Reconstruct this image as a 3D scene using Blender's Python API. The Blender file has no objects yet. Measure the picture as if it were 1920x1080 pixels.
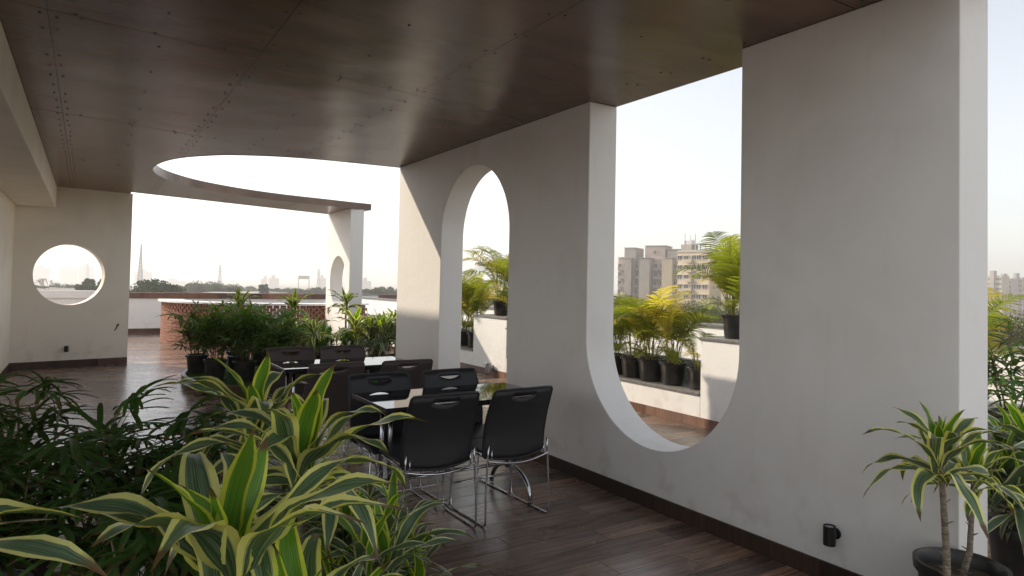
import bpy, math, random
import numpy as np
from mathutils import Vector, Matrix
from mathutils.geometry import tessellate_polygon
PI = math.pi
R = math.radians
sc = bpy.context.scene
C = sc.collection
random.seed(7)

# ------------------------------------------------------------------ camera
F_PX, YAW, PITCH, ROLL = 1245.06, 0.5686, 0.0278, 0.0204
fw = Vector((math.sin(YAW)*math.cos(PITCH), math.cos(YAW)*math.cos(PITCH), math.sin(PITCH)))
rt = Vector((math.cos(YAW), -math.sin(YAW), 0)); up = rt.cross(fw)
rt2 = rt*math.cos(ROLL)+up*math.sin(ROLL); up2 = -rt*math.sin(ROLL)+up*math.cos(ROLL)
cd = bpy.data.cameras.new('camera'); cam = bpy.data.objects.new('camera', cd); C.objects.link(cam)
m = Matrix((rt2, up2, -fw)).transposed().to_4x4(); m.translation = (0, 0, 1.5)
cam.matrix_world = m
cd.sensor_width = 36; cd.sensor_fit = 'HORIZONTAL'; cd.lens = 36*F_PX/1920
cd.shift_y = -(540-498.71)/1920
cd.clip_start = 0.05; cd.clip_end = 12000
sc.camera = cam

# ------------------------------------------------------------------ light
SUN_EL, SUN_AZ = R(36), R(-35.5)          # azimuth measured from +Y towards +X
sun_dir = Vector((math.sin(SUN_AZ)*math.cos(SUN_EL), math.cos(SUN_AZ)*math.cos(SUN_EL), math.sin(SUN_EL)))
w = bpy.data.worlds.new('World'); sc.world = w; w.use_nodes = True
nt = w.node_tree; nt.nodes.clear()
sky = nt.nodes.new('ShaderNodeTexSky'); sky.sky_type = 'NISHITA'; sky.sun_disc = False
sky.sun_elevation = SUN_EL; sky.sun_rotation = SUN_AZ
sky.air_density = 1.2; sky.dust_density = 1.6; sky.ozone_density = 1.0; sky.altitude = 200
hs = nt.nodes.new('ShaderNodeHueSaturation'); hs.inputs['Hue'].default_value = .505; hs.inputs['Saturation'].default_value = 0.33
bg = nt.nodes.new('ShaderNodeBackground'); bg.inputs['Strength'].default_value = 0.14
wo = nt.nodes.new('ShaderNodeOutputWorld')
nt.links.new(sky.outputs[0], hs.inputs['Color']); nt.links.new(hs.outputs[0], bg.inputs[0]); nt.links.new(bg.outputs[0], wo.inputs[0])
sl = bpy.data.lights.new('sun', 'SUN'); sl.energy = 3.0; sl.angle = R(0.6); sl.color = (1.0, 0.86, 0.68)
so = bpy.data.objects.new('sun', sl); C.objects.link(so)
so.rotation_euler = sun_dir.to_track_quat('Z', 'Y').to_euler(); so.location = (-20, 20, 30)
sc.view_settings.view_transform = 'Standard'; sc.view_settings.look = 'None'
sc.view_settings.exposure = 0.76; sc.view_settings.gamma = 1
sc.view_settings.use_curve_mapping = False
try:
    sc.cycles.max_bounces = 10; sc.cycles.diffuse_bounces = 6; sc.cycles.volume_bounces = 1
except Exception: pass

# ------------------------------------------------------------------ materials
def mat(name, base=(.5,.5,.5), rough=.6, metal=0, noise=None, bump=0, bscale=40, spec=.5, trans=0, build=None):
    """noise = (scale, colour2, amount[, stretch])"""
    m = bpy.data.materials.new(name); m.use_nodes = True
    n = m.node_tree.nodes; l = m.node_tree.links; p = n['Principled BSDF']
    p.inputs['Base Color'].default_value = (*base, 1); p.inputs['Roughness'].default_value = rough
    p.inputs['Metallic'].default_value = metal; p.inputs['Specular IOR Level'].default_value = spec
    tc = n.new('ShaderNodeTexCoord')
    if noise:
        mp = n.new('ShaderNodeMapping'); l.new(tc.outputs['Object'], mp.inputs[0])
        if len(noise) > 3: mp.inputs['Scale'].default_value = noise[3]
        tx = n.new('ShaderNodeTexNoise'); tx.inputs['Scale'].default_value = noise[0]; tx.inputs['Detail'].default_value = 6
        l.new(mp.outputs[0], tx.inputs['Vector'])
        rp = n.new('ShaderNodeValToRGB'); rp.color_ramp.elements[0].position = .35; rp.color_ramp.elements[1].position = .72
        rp.color_ramp.elements[0].color = (*base, 1)
        c2 = [a+(b-a)*noise[2] for a, b in zip(base, noise[1])]; rp.color_ramp.elements[1].color = (*c2, 1)
        l.new(tx.outputs[0], rp.inputs[0]); l.new(rp.outputs[0], p.inputs['Base Color'])
    if bump:
        t2 = n.new('ShaderNodeTexNoise'); t2.inputs['Scale'].default_value = bscale; t2.inputs['Detail'].default_value = 5
        l.new(tc.outputs['Object'], t2.inputs['Vector'])
        b = n.new('ShaderNodeBump'); b.inputs['Strength'].default_value = bump; b.inputs['Distance'].default_value = .02
        l.new(t2.outputs[0], b.inputs['Height']); l.new(b.outputs[0], p.inputs['Normal'])
    if trans:
        add_translucent(m, trans)
    return m

def add_translucent(m, f, tint=(1.0, 1.0, .45)):
    n = m.node_tree.nodes; l = m.node_tree.links; p = n['Principled BSDF']
    tr = n.new('ShaderNodeBsdfTranslucent'); mx = n.new('ShaderNodeMixShader'); mx.inputs[0].default_value = f
    mm = n.new('ShaderNodeMix'); mm.data_type = 'RGBA'; mm.blend_type = 'MULTIPLY'; mm.inputs[0].default_value = 1
    bc = p.inputs['Base Color']
    if bc.links: l.new(bc.links[0].from_socket, mm.inputs[6])
    else: mm.inputs[6].default_value = bc.default_value
    mm.inputs[7].default_value = (2.2*tint[0], 2.2*tint[1], 2.2*tint[2], 1)
    l.new(mm.outputs[2], tr.inputs[0])
    out = n['Material Output']; l.new(p.outputs[0], mx.inputs[1]); l.new(tr.outputs[0], mx.inputs[2]); l.new(mx.outputs[0], out.inputs[0])

def wall_mat(name, base, dirt=(.42,.36,.29)):
    """painted plaster: soft stains, trowel relief, grime near the floor edge"""
    m = bpy.data.materials.new(name); m.use_nodes = True
    n = m.node_tree.nodes; l = m.node_tree.links; p = n['Principled BSDF']; p.inputs['Roughness'].default_value = .62
    p.inputs['Specular IOR Level'].default_value = .35
    tc = n.new('ShaderNodeTexCoord')
    t1 = n.new('ShaderNodeTexNoise'); t1.inputs['Scale'].default_value = 1.1; t1.inputs['Detail'].default_value = 8; t1.inputs['Distortion'].default_value = .6
    t2 = n.new('ShaderNodeTexNoise'); t2.inputs['Scale'].default_value = 4.5; t2.inputs['Detail'].default_value = 6
    mp = n.new('ShaderNodeMapping'); mp.inputs['Scale'].default_value = (3.0, 3.0, .55)
    l.new(tc.outputs['Object'], mp.inputs[0]); l.new(tc.outputs['Object'], t1.inputs['Vector']); l.new(mp.outputs[0], t2.inputs['Vector'])
    r1 = n.new('ShaderNodeValToRGB'); r1.color_ramp.elements[0].position = .5; r1.color_ramp.elements[1].position = .72
    r1.color_ramp.elements[0].color = (0,0,0,1); r1.color_ramp.elements[1].color = (.40,.40,.40,1)
    l.new(t1.outputs[0], r1.inputs[0])
    r2 = n.new('ShaderNodeValToRGB'); r2.color_ramp.elements[0].position = .58; r2.color_ramp.elements[1].position = .75
    r2.color_ramp.elements[0].color = (0,0,0,1); r2.color_ramp.elements[1].color = (.14,.14,.14,1)
    l.new(t2.outputs[0], r2.inputs[0])
    ad = n.new('ShaderNodeMath'); ad.operation = 'ADD'; l.new(r1.outputs[0], ad.inputs[0]); l.new(r2.outputs[0], ad.inputs[1])
    # scuffed band just above the skirting (dirt that has a shape of its own)
    sx = n.new('ShaderNodeSeparateXYZ'); l.new(tc.outputs['Object'], sx.inputs[0])
    mr = n.new('ShaderNodeMapRange'); mr.inputs[1].default_value = .1; mr.inputs[2].default_value = .55; mr.inputs[3].default_value = .55; mr.inputs[4].default_value = 0
    l.new(sx.outputs[2], mr.inputs[0])
    t3 = n.new('ShaderNodeTexNoise'); t3.inputs['Scale'].default_value = 7; t3.inputs['Detail'].default_value = 5; l.new(tc.outputs['Object'], t3.inputs['Vector'])
    r3 = n.new('ShaderNodeValToRGB'); r3.color_ramp.elements[0].position = .52; r3.color_ramp.elements[1].position = .66
    l.new(t3.outputs[0], r3.inputs[0])
    mu = n.new('ShaderNodeMath'); mu.operation = 'MULTIPLY'; l.new(mr.outputs[0], mu.inputs[0]); l.new(r3.outputs[0], mu.inputs[1])
    a2 = n.new('ShaderNodeMath'); a2.operation = 'ADD'; a2.use_clamp = True; l.new(ad.outputs[0], a2.inputs[0]); l.new(mu.outputs[0], a2.inputs[1])
    sc_ = n.new('ShaderNodeMath'); sc_.operation = 'MULTIPLY'; sc_.inputs[1].default_value = .5; l.new(a2.outputs[0], sc_.inputs[0])
    mx = n.new('ShaderNodeMix'); mx.data_type = 'RGBA'; mx.inputs[6].default_value = (*base, 1); mx.inputs[7].default_value = (*dirt, 1)
    l.new(sc_.outputs[0], mx.inputs[0]); l.new(mx.outputs[2], p.inputs['Base Color'])
    tb = n.new('ShaderNodeTexNoise'); tb.inputs['Scale'].default_value = 6; tb.inputs['Detail'].default_value = 9; l.new(tc.outputs['Object'], tb.inputs['Vector'])
    b = n.new('ShaderNodeBump'); b.inputs['Strength'].default_value = .28; b.inputs['Distance'].default_value = .02
    l.new(tb.outputs[0], b.inputs['Height']); l.new(b.outputs[0], p.inputs['Normal'])
    return m

def wood_tile(name, dark, light, rough=.22, island=False, grey=(.11,.10,.098)):
    m = bpy.data.materials.new(name); m.use_nodes = True
    n = m.node_tree.nodes; l = m.node_tree.links; p = n['Principled BSDF']
    if island:
        g = n.new('ShaderNodeNewGeometry'); rnd = g.outputs['Random Per Island']
    else:
        g = n.new('ShaderNodeObjectInfo'); rnd = g.outputs['Random']
    tc = n.new('ShaderNodeTexCoord'); g2 = n.new('ShaderNodeNewGeometry')
    off = n.new('ShaderNodeMath'); off.operation = 'MULTIPLY'; off.inputs[1].default_value = 37; l.new(rnd, off.inputs[0])
    cx = n.new('ShaderNodeCombineXYZ'); l.new(off.outputs[0], cx.inputs[2])
    ad = n.new('ShaderNodeVectorMath'); ad.operation = 'ADD'; l.new(g2.outputs['Position'], ad.inputs[0]); l.new(cx.outputs[0], ad.inputs[1])
    mp = n.new('ShaderNodeMapping'); mp.inputs['Scale'].default_value = (1.1, 16, 1); l.new(ad.outputs[0], mp.inputs[0])
    t = n.new('ShaderNodeTexNoise'); t.inputs['Scale'].default_value = 2.0; t.inputs['Detail'].default_value = 8; t.inputs['Roughness'].default_value = .62; t.inputs['Distortion'].default_value = .5
    l.new(mp.outputs[0], t.inputs['Vector'])
    rp = n.new('ShaderNodeValToRGB'); rp.color_ramp.elements[0].position = .38; rp.color_ramp.elements[1].position = .64
    rp.color_ramp.elements[0].color = (*dark, 1); rp.color_ramp.elements[1].color = (*light, 1)
    l.new(t.outputs[0], rp.inputs[0])
    r2 = n.new('ShaderNodeValToRGB'); r2.color_ramp.interpolation = 'LINEAR'
    r2.color_ramp.elements[0].color = (.30,.27,.26,1); r2.color_ramp.elements[1].color = (1.55,1.25,1.05,1)
    l.new(rnd, r2.inputs[0])
    mx = n.new('ShaderNodeMix'); mx.data_type = 'RGBA'; mx.blend_type = 'MULTIPLY'; mx.inputs[0].default_value = 1
    l.new(rp.outputs[0], mx.inputs[6]); l.new(r2.outputs[0], mx.inputs[7])
    # a share of the tiles is printed greyer
    fr = n.new('ShaderNodeMath'); fr.operation = 'FRACT'; m3 = n.new('ShaderNodeMath'); m3.operation = 'MULTIPLY'; m3.inputs[1].default_value = 7.3
    l.new(rnd, m3.inputs[0]); l.new(m3.outputs[0], fr.inputs[0])
    m4 = n.new('ShaderNodeMath'); m4.operation = 'MULTIPLY'; m4.inputs[1].default_value = .55; l.new(fr.outputs[0], m4.inputs[0])
    mg = n.new('ShaderNodeMix'); mg.data_type = 'RGBA'; mg.inputs[7].default_value = (*grey, 1); l.new(m4.outputs[0], mg.inputs[0]); l.new(mx.outputs[2], mg.inputs[6])
    l.new(mg.outputs[2], p.inputs['Base Color'])
    t2 = n.new('ShaderNodeTexNoise'); t2.inputs['Scale'].default_value = 5; l.new(g2.outputs['Position'], t2.inputs['Vector'])
    mr = n.new('ShaderNodeMapRange'); mr.inputs[3].default_value = rough-.06; mr.inputs[4].default_value = rough+.12; l.new(t2.outputs[0], mr.inputs[0]); l.new(mr.outputs[0], p.inputs['Roughness'])
    b = n.new('ShaderNodeBump'); b.inputs['Strength'].default_value = .12; b.inputs['Distance'].default_value = .004; l.new(t.outputs[0], b.inputs['Height']); l.new(b.outputs[0], p.inputs['Normal'])
    return m

def leaf_mat(name, mid, margin, edge=.33, streak=(.16,.22,.12), rough=.38, trans=.3, stripes=True, tint=(1,1,.35)):
    m = bpy.data.materials.new(name); m.use_nodes = True
    n = m.node_tree.nodes; l = m.node_tree.links; p = n['Principled BSDF']; p.inputs['Roughness'].default_value = rough
    uv = n.new('ShaderNodeUVMap'); sx = n.new('ShaderNodeSeparateXYZ'); l.new(uv.outputs[0], sx.inputs[0])
    oi = n.new('ShaderNodeObjectInfo')
    mp = n.new('ShaderNodeMapping'); mp.inputs['Scale'].default_value = (26, 1.2, 1); l.new(uv.outputs[0], mp.inputs[0])
    cx = n.new('ShaderNodeCombineXYZ'); mo = n.new('ShaderNodeMath'); mo.operation = 'MULTIPLY'; mo.inputs[1].default_value = 50; l.new(oi.outputs['Random'], mo.inputs[0]); l.new(mo.outputs[0], cx.inputs[0])
    l.new(cx.outputs[0], mp.inputs['Location'])
    t = n.new('ShaderNodeTexNoise'); t.inputs['Scale'].default_value = 1; t.inputs['Detail'].default_value = 3; l.new(mp.outputs[0], t.inputs['Vector'])
    rp = n.new('ShaderNodeValToRGB'); rp.color_ramp.elements[0].position = .4; rp.color_ramp.elements[1].position = .68
    rp.color_ramp.elements[0].color = (*mid, 1); rp.color_ramp.elements[1].color = (*(streak if stripes else mid), 1); l.new(t.outputs[0], rp.inputs[0])
    a = n.new('ShaderNodeMath'); a.operation = 'SUBTRACT'; a.inputs[1].default_value = .5; l.new(sx.outputs[0], a.inputs[0])
    ab = n.new('ShaderNodeMath'); ab.operation = 'ABSOLUTE'; l.new(a.outputs[0], ab.inputs[0])
    tw = n.new('ShaderNodeMath'); tw.operation = 'MULTIPLY_ADD'; tw.inputs[1].default_value = .10; l.new(t.outputs[0], tw.inputs[0]); l.new(ab.outputs[0], tw.inputs[2])
    mr = n.new('ShaderNodeMapRange'); mr.inputs[1].default_value = edge+.04; mr.inputs[2].default_value = edge+.075; l.new(tw.outputs[0], mr.inputs[0])
    mx = n.new('ShaderNodeMix'); mx.data_type = 'RGBA'; mx.inputs[7].default_value = (*margin, 1); l.new(mr.outputs[0], mx.inputs[0]); l.new(rp.outputs[0], mx.inputs[6])
    hv = n.new('ShaderNodeHueSaturation'); mv = n.new('ShaderNodeMapRange'); mv.inputs[3].default_value = .75; mv.inputs[4].default_value = 1.45; l.new(oi.outputs['Random'], mv.inputs[0]); l.new(mv.outputs[0], hv.inputs['Value'])
    l.new(mx.outputs[2], hv.inputs['Color'])
    tp = n.new('ShaderNodeMapRange'); tp.inputs[1].default_value = .93; tp.inputs[2].default_value = 1.0; tp.inputs[3].default_value = 0; tp.inputs[4].default_value = 1.6
    ta = n.new('ShaderNodeMath'); ta.operation = 'MULTIPLY_ADD'; ta.inputs[1].default_value = .10; l.new(oi.outputs['Random'], ta.inputs[0]); l.new(sx.outputs[1], ta.inputs[2])
    l.new(ta.outputs[0], tp.inputs[0])
    mt = n.new('ShaderNodeMix'); mt.data_type = 'RGBA'; mt.inputs[7].default_value = (.12,.075,.03,1); l.new(tp.outputs[0], mt.inputs[0]); l.new(hv.outputs[0], mt.inputs[6]); l.new(mt.outputs[2], p.inputs['Base Color'])
    b = n.new('ShaderNodeBump'); b.inputs['Strength'].default_value = .3; b.inputs['Distance'].default_value = .003; l.new(t.outputs[0], b.inputs['Height']); l.new(b.outputs[0], p.inputs['Normal'])
    p.inputs['Specular IOR Level'].default_value = .42
    add_translucent(m, trans, tint)
    return m

M = {}
M['wall'] = wall_mat('painted_plaster', (.85,.825,.79))  # warm off-white: ceiling bounce is put into the base colour
M['bounce_wall'] = wall_mat('bounce_tinted_plaster', (.86,.79,.69))  # white plaster tinted cream to carry warm bounce off the sunlit floor
M['wall2'] = wall_mat('outer_plaster', (.82,.81,.79), (.5,.47,.42))
M['beam'] = wall_mat('beam_plaster', (.86,.79,.68))  # same floor bounce tinted into the beam and side wall colour
M['plank'] = wood_tile('wood_look_tile', (.10,.067,.050), (.33,.24,.18))
M['plank_far'] = wood_tile('wood_look_tile_far', (.10,.067,.050), (.33,.24,.18), island=True)
M['skirt'] = wood_tile('skirting_tile', (.030,.018,.013), (.085,.050,.035), rough=.4, grey=(.045,.035,.03))
M['coping'] = wood_tile('coping_tile', (.11,.058,.038), (.23,.135,.09), rough=.5)
M['grout'] = mat('grout', (.20,.17,.15), .9)
M['stone'] = mat('ledge_stone', (.13,.125,.12), .5, noise=(30,(.22,.21,.2),1), bump=.1)
M['chrome'] = mat('chrome', (.62,.62,.64), .12, 1.0)
M['shell_brown'] = mat('dark_brown_plastic', (.070,.050,.046), .5, noise=(300,(.09,.068,.062),1), bump=.25, bscale=420)
M['shell'] = mat('black_plastic', (.015,.015,.018), .42, noise=(300,(.022,.022,.025),1), bump=.25, bscale=420)
M['border'] = mat('black_border', (.016,.016,.018), .5)
M['glass'] = mat('black_glass', (.010,.010,.012), .035, spec=.9)
M['edge'] = mat('table_edge', (.025,.024,.026), .25, .3)
M['rubber'] = mat('rubber', (.02,.02,.02), .8)
M['pot'] = mat('black_pot', (.014,.014,.016), .38, noise=(9,(.075,.068,.058),.8), bump=.05, bscale=15)
M['soil'] = mat('soil', (.05,.035,.022), .95, noise=(60,(.12,.09,.06),1), bump=1, bscale=90)
M['stem'] = mat('ringed_stem', (.17,.13,.09), .85, noise=(20,(.34,.29,.22),1,(1,1,7)), bump=.9, bscale=60)
M['cane'] = mat('green_cane', (.09,.07,.03), .6, noise=(20,(.2,.16,.08),1,(1,1,3)))
M['palm_stem'] = mat('yellow_palm_stem', (.36,.28,.07), .45, noise=(14,(.42,.40,.12),1,(1,1,6)))
M['drac'] = leaf_mat('lemon_striped_leaf', (.032,.080,.026), (.60,.58,.20), .30, (.20,.26,.17), trans=.26)
M['drac_young'] = leaf_mat('lime_young_leaf', (.07,.17,.012), (.46,.49,.06), .34, (.14,.26,.04), trans=.35)
M['drac_pale'] = leaf_mat('pale_edged_leaf', (.05,.09,.045), (.46,.47,.26), .36, (.14,.18,.12), trans=.2)
M['rhapis'] = leaf_mat('dark_fan_leaf', (.035,.080,.014), (.05,.11,.02), .45, (.065,.135,.025), rough=.5, trans=.3)
M['rhapis_sun'] = leaf_mat('sunlit_fan_leaf', (.06,.125,.02), (.09,.17,.03), .45, (.11,.20,.035), rough=.5, trans=.35)  # lighter copy of the dark fan leaf, sunlight put into its colour
M['rhapis_dry'] = leaf_mat('browned_fan_leaf', (.09,.065,.02), (.16,.11,.04), .40, (.05,.07,.02), rough=.6, trans=.14)
M['bushy'] = leaf_mat('bushy_leaf', (.07,.16,.022), (.30,.36,.08), .36, (.1,.2,.04), trans=.3)
M['areca'] = leaf_mat('areca_leaflet', (.11,.15,.018), (.19,.21,.04), .42, (.22,.22,.045), rough=.4, trans=.42)
M['areca_dry'] = leaf_mat('areca_yellow_leaflet', (.28,.25,.04), (.36,.27,.06), .42, (.38,.30,.08), rough=.5, trans=.42)
M['turf'] = mat('turf_blade', (.035,.10,.015), .6, noise=(3,(.07,.17,.03),1), trans=.2)
M['turf_base'] = mat('turf_mat', (.02,.05,.012), .9)
def shiny_ceiling():
    m = mat('bronze_laminate', (.110,.053,.032), .27, noise=(1.3,(.20,.108,.066),1,(1,2.5,1)), spec=.6)
    n = m.node_tree.nodes; l = m.node_tree.links; p = n['Principled BSDF']; tc = n.new('ShaderNodeTexCoord')
    t = n.new('ShaderNodeTexNoise'); t.inputs['Scale'].default_value = .85; t.inputs['Detail'].default_value = 1.5; l.new(tc.outputs['Object'], t.inputs['Vector'])
    b = n.new('ShaderNodeBump'); b.inputs['Strength'].default_value = .55; b.inputs['Distance'].default_value = .055
    l.new(t.outputs[0], b.inputs['Height'])
    t2 = n.new('ShaderNodeTexNoise'); t2.inputs['Scale'].default_value = 30; t2.inputs['Detail'].default_value = 5
    mp = n.new('ShaderNodeMapping'); mp.inputs['Scale'].default_value = (.2, 3, 1); l.new(tc.outputs['Object'], mp.inputs[0]); l.new(mp.outputs[0], t2.inputs['Vector'])
    b2 = n.new('ShaderNodeBump'); b2.inputs['Strength'].default_value = .08; b2.inputs['Distance'].default_value = .01
    l.new(t2.outputs[0], b2.inputs['Height']); l.new(b.outputs[0], b2.inputs['Normal']); l.new(b2.outputs[0], p.inputs['Normal'])
    return m
M['ceil'] = shiny_ceiling()
M['gap'] = mat('dark_gap', (.02,.015,.012), .9)
M['screw'] = mat('screw_head', (.015,.012,.01), .6)
M['brick'] = mat('red_brick', (.22,.095,.062), .9, noise=(18,(.34,.17,.115),1), bump=.4, bscale=60)
M['counter'] = mat('white_counter', (.75,.74,.72), .35)
M['lamp_black'] = mat('black_metal_lamp', (.012,.012,.014), .4)
M['lens'] = mat('lamp_lens', (.5,.5,.5), .15)
M['lamp_grey'] = mat('grey_lamp', (.3,.3,.31), .4, .4)
M['ground'] = mat('city_ground', (.16,.13,.09), .95, noise=(.02,(.07,.09,.04),1))
M['bark'] = mat('bark', (.12,.09,.065), .95, bump=.8, bscale=8)
M['bare'] = mat('bare_twigs', (.16,.12,.10), .95)
M['crown'] = mat('tree_foliage', (.022,.042,.012), .8, noise=(.35,(.055,.08,.024),1), trans=.1)
M['crown2'] = mat('grey_green_foliage', (.06,.075,.035), .7, noise=(.35,(.12,.13,.06),1), trans=.2)
M['cream'] = mat('cream_render', (.52,.43,.30), .9, noise=(.25,(.42,.35,.26),1))
M['greyb'] = mat('beige_grey_render', (.38,.33,.29), .9, noise=(.25,(.30,.27,.24),1))
M['pinkb'] = mat('pink_grey_render', (.46,.36,.31), .9, noise=(.25,(.36,.3,.27),1))
M['win'] = mat('dark_window', (.04,.045,.055), .2)
M['frame'] = mat('window_surround', (.55,.5,.42), .8)
M['roofc'] = mat('roof_concrete', (.4,.37,.33), .9)
M['steel'] = mat('galvanised_steel', (.22,.22,.23), .6, .5)
M['house'] = mat('house_white', (.5,.47,.43), .9)
M['house2'] = mat('house_brick', (.30,.16,.11), .9)
M['white_tank'] = mat('white_tank', (.7,.7,.7), .6)

# ------------------------------------------------------------------ mesh helpers
class MB:
    def __init__(s): s.v = []; s.f = []; s.uv = []; s.hasuv = False
    def add(s, vs, fs, uvs=None):
        o = len(s.v); s.v += [tuple(v) for v in vs]; s.f += [tuple(i+o for i in f) for f in fs]
        if uvs: s.hasuv = True
        s.uv += (uvs if uvs else [(0, 0)]*len(vs))
    def box(s, x0, x1, y0, y1, z0, z1, mtx=None):
        vs = [(x0,y0,z0),(x1,y0,z0),(x1,y1,z0),(x0,y1,z0),(x0,y0,z1),(x1,y0,z1),(x1,y1,z1),(x0,y1,z1)]
        if mtx: vs = [tuple(mtx @ Vector(v)) for v in vs]
        s.add(vs, [(0,3,2,1),(4,5,6,7),(0,1,5,4),(1,2,6,5),(2,3,7,6),(3,0,4,7)])
    def tube(s, pts, r, n=8, cap=True, r1=None):
        pts = [Vector(p) for p in pts]; k = len(pts); rings = []; prev = None
        for i, p in enumerate(pts):
            d = (pts[min(i+1,k-1)]-pts[max(i-1,0)]).normalized()
            if prev is None:
                a = Vector((0,0,1)) if abs(d.z) < .9 else Vector((1,0,0)); u = d.cross(a).normalized()
            else:
                u = (prev-d*prev.dot(d)); u = u.normalized() if u.length > 1e-6 else d.orthogonal().normalized()
            prev = u; v = d.cross(u); rr = r if r1 is None else r+(r1-r)*i/(k-1)
            if isinstance(r, (list, tuple)): rr = r[i]
            rings.append([p+u*math.cos(2*PI*j/n)*rr+v*math.sin(2*PI*j/n)*rr for j in range(n)])
        vs = [q for ring in rings for q in ring]; fs = []
        for i in range(k-1):
            for j in range(n): fs.append((i*n+j, i*n+(j+1) % n, (i+1)*n+(j+1) % n, (i+1)*n+j))
        if cap: fs.append(tuple(reversed(range(n)))); fs.append(tuple((k-1)*n+j for j in range(n)))
        s.add(vs, fs)
    def lathe(s, prof, n=28, c=(0,0,0)):
        vs = [(c[0]+r*math.cos(2*PI*j/n), c[1]+r*math.sin(2*PI*j/n), c[2]+z) for r, z in prof for j in range(n)]; fs = []
        for i in range(len(prof)-1):
            for j in range(n): fs.append((i*n+j, i*n+(j+1) % n, (i+1)*n+(j+1) % n, (i+1)*n+j))
        s.add(vs, fs)
    def plate(s, outer, holes, to3, t):
        """flat plate of thickness t with holes; to3(u,v,w) maps to space"""
        loops = [[Vector((a, b, 0)) for a, b in outer]]+[[Vector((a, b, 0)) for a, b in h] for h in holes]
        tri = tessellate_polygon(loops); flat = [q for lp in loops for q in lp]; n = len(flat)
        vs = [to3(q.x, q.y, 0) for q in flat]+[to3(q.x, q.y, t) for q in flat]
        fs = [tuple(a) for a in tri]+[(c+n, b+n, a+n) for a, b, c in tri]; o = 0
        for lp in loops:
            k = len(lp)
            for i in range(k): fs.append((o+i, o+(i+1) % k, o+(i+1) % k+n, o+i+n))
            o += k
        s.add(vs, fs)
    def mesh(s, name, material, smooth=False, bevel=0):
        me = bpy.data.meshes.new(name); me.from_pydata(s.v, [], s.f)
        if s.hasuv:
            uvl = me.uv_layers.new(name='UVMap'); li = np.zeros(len(me.loops), dtype=np.int32); me.loops.foreach_get('vertex_index', li)
            uvl.data.foreach_set('uv', np.array(s.uv, dtype=np.float32)[li].ravel())
        me.materials.append(material); me.validate()
        if smooth: me.polygons.foreach_set('use_smooth', [True]*len(me.polygons))
        me.update()
        return me
    def build(s, name, material, parent=None, loc=(0,0,0), rot=(0,0,0), smooth=False, bevel=0, fix=False):
        me = s.mesh(name, material, smooth)
        if fix:
            import bmesh
            b = bmesh.new(); b.from_mesh(me); bmesh.ops.recalc_face_normals(b, faces=b.faces); b.to_mesh(me); b.free()
        o = put(name, me, parent, loc, rot)
        if bevel:
            md = o.modifiers.new('bevel', 'BEVEL'); md.width = bevel; md.segments = 2; md.limit_method = 'ANGLE'
        return o
def put(name, me, parent=None, loc=(0,0,0), rot=(0,0,0), scale=1):
    o = bpy.data.objects.new(name, me); C.objects.link(o); o.location = loc; o.rotation_euler = rot
    o.scale = (scale, scale, scale) if not isinstance(scale, tuple) else scale
    if parent: o.parent = parent
    return o
def tag(o, label=None, cat=None, group=None, kind=None):
    if label: o['label'] = label
    if cat: o['category'] = cat
    if group: o['group'] = group
    if kind: o['kind'] = kind
    return o
def thing(name, label, cat, loc=(0,0,0), rz=0, group=None):
    o = bpy.data.objects.new(name, None); C.objects.link(o); o.location = loc; o.rotation_euler = (0,0,rz); o.empty_display_size = .2
    return tag(o, label, cat, group)
def copy_tree(o, parent=None):
    c = o.copy(); C.objects.link(c); c.parent = parent
    for ch in list(o.children): copy_tree(ch, c)
    return c
def arc(cx, cy, r, a0, a1, n): return [(cx+r*math.cos(a0+(a1-a0)*i/n), cy+r*math.sin(a0+(a1-a0)*i/n)) for i in range(n+1)]
def at(px, py, d):
    """point seen at this pixel of the 1920-wide photograph, d metres deep"""
    return Vector((0,0,1.5))+(fw+rt2*((px-960)/F_PX)+up2*((498.71-py)/F_PX))*d

H = 2.944                       # ceiling height
PX, TH = 3.27, .277             # arcade wall plane and thickness

# ------------------------------------------------------------------ ground, haze
g = MB(); g.add([(-6000,-6000,-14),(6000,-6000,-14),(6000,6000,-14),(-6000,6000,-14)], [(0,1,2,3)])
tag(g.build('ground', M['ground']), kind='structure')

# ------------------------------------------------------------------ terrace floor and its plank tiles
fl = MB(); fl.box(-12, 5.64, -8, 20.2, -.35, -.0035)
floor = tag(fl.build('terrace_floor', M['grout']), kind='structure')
PL, PW, GAP = 1.2, .188, .0035
def in_view_size(x, y):
    d = Vector((x, y, -1.5)); z = d.dot(fw)
    if z < .8: return 0
    u = 960+F_PX*d.dot(rt2)/z; v = 498.7-F_PX*d.dot(up2)/z
    if u < -250 or u > 2150 or v > 1300: return 0
    return 1/z**3
cells = []
ny = 0; y = -3.0
while y < 20.1:
    off = [0, .62, .27, .9, .45][ny % 5]
    x = -12+off-PL
    while x < 5.6:
        x0 = max(x, -11.99); x1 = min(x+PL-GAP, 5.625)
        if x1-x0 > .05: cells.append((x0, x1, y, min(y+PW-GAP, 20.19)))
        x += PL
    y += PW; ny += 1
cells.sort(key=lambda c: -in_view_size(max(min((c[0]+c[1])/2, 5), -1), (c[2]+c[3])/2))
shared = {}
rest = MB()
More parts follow.
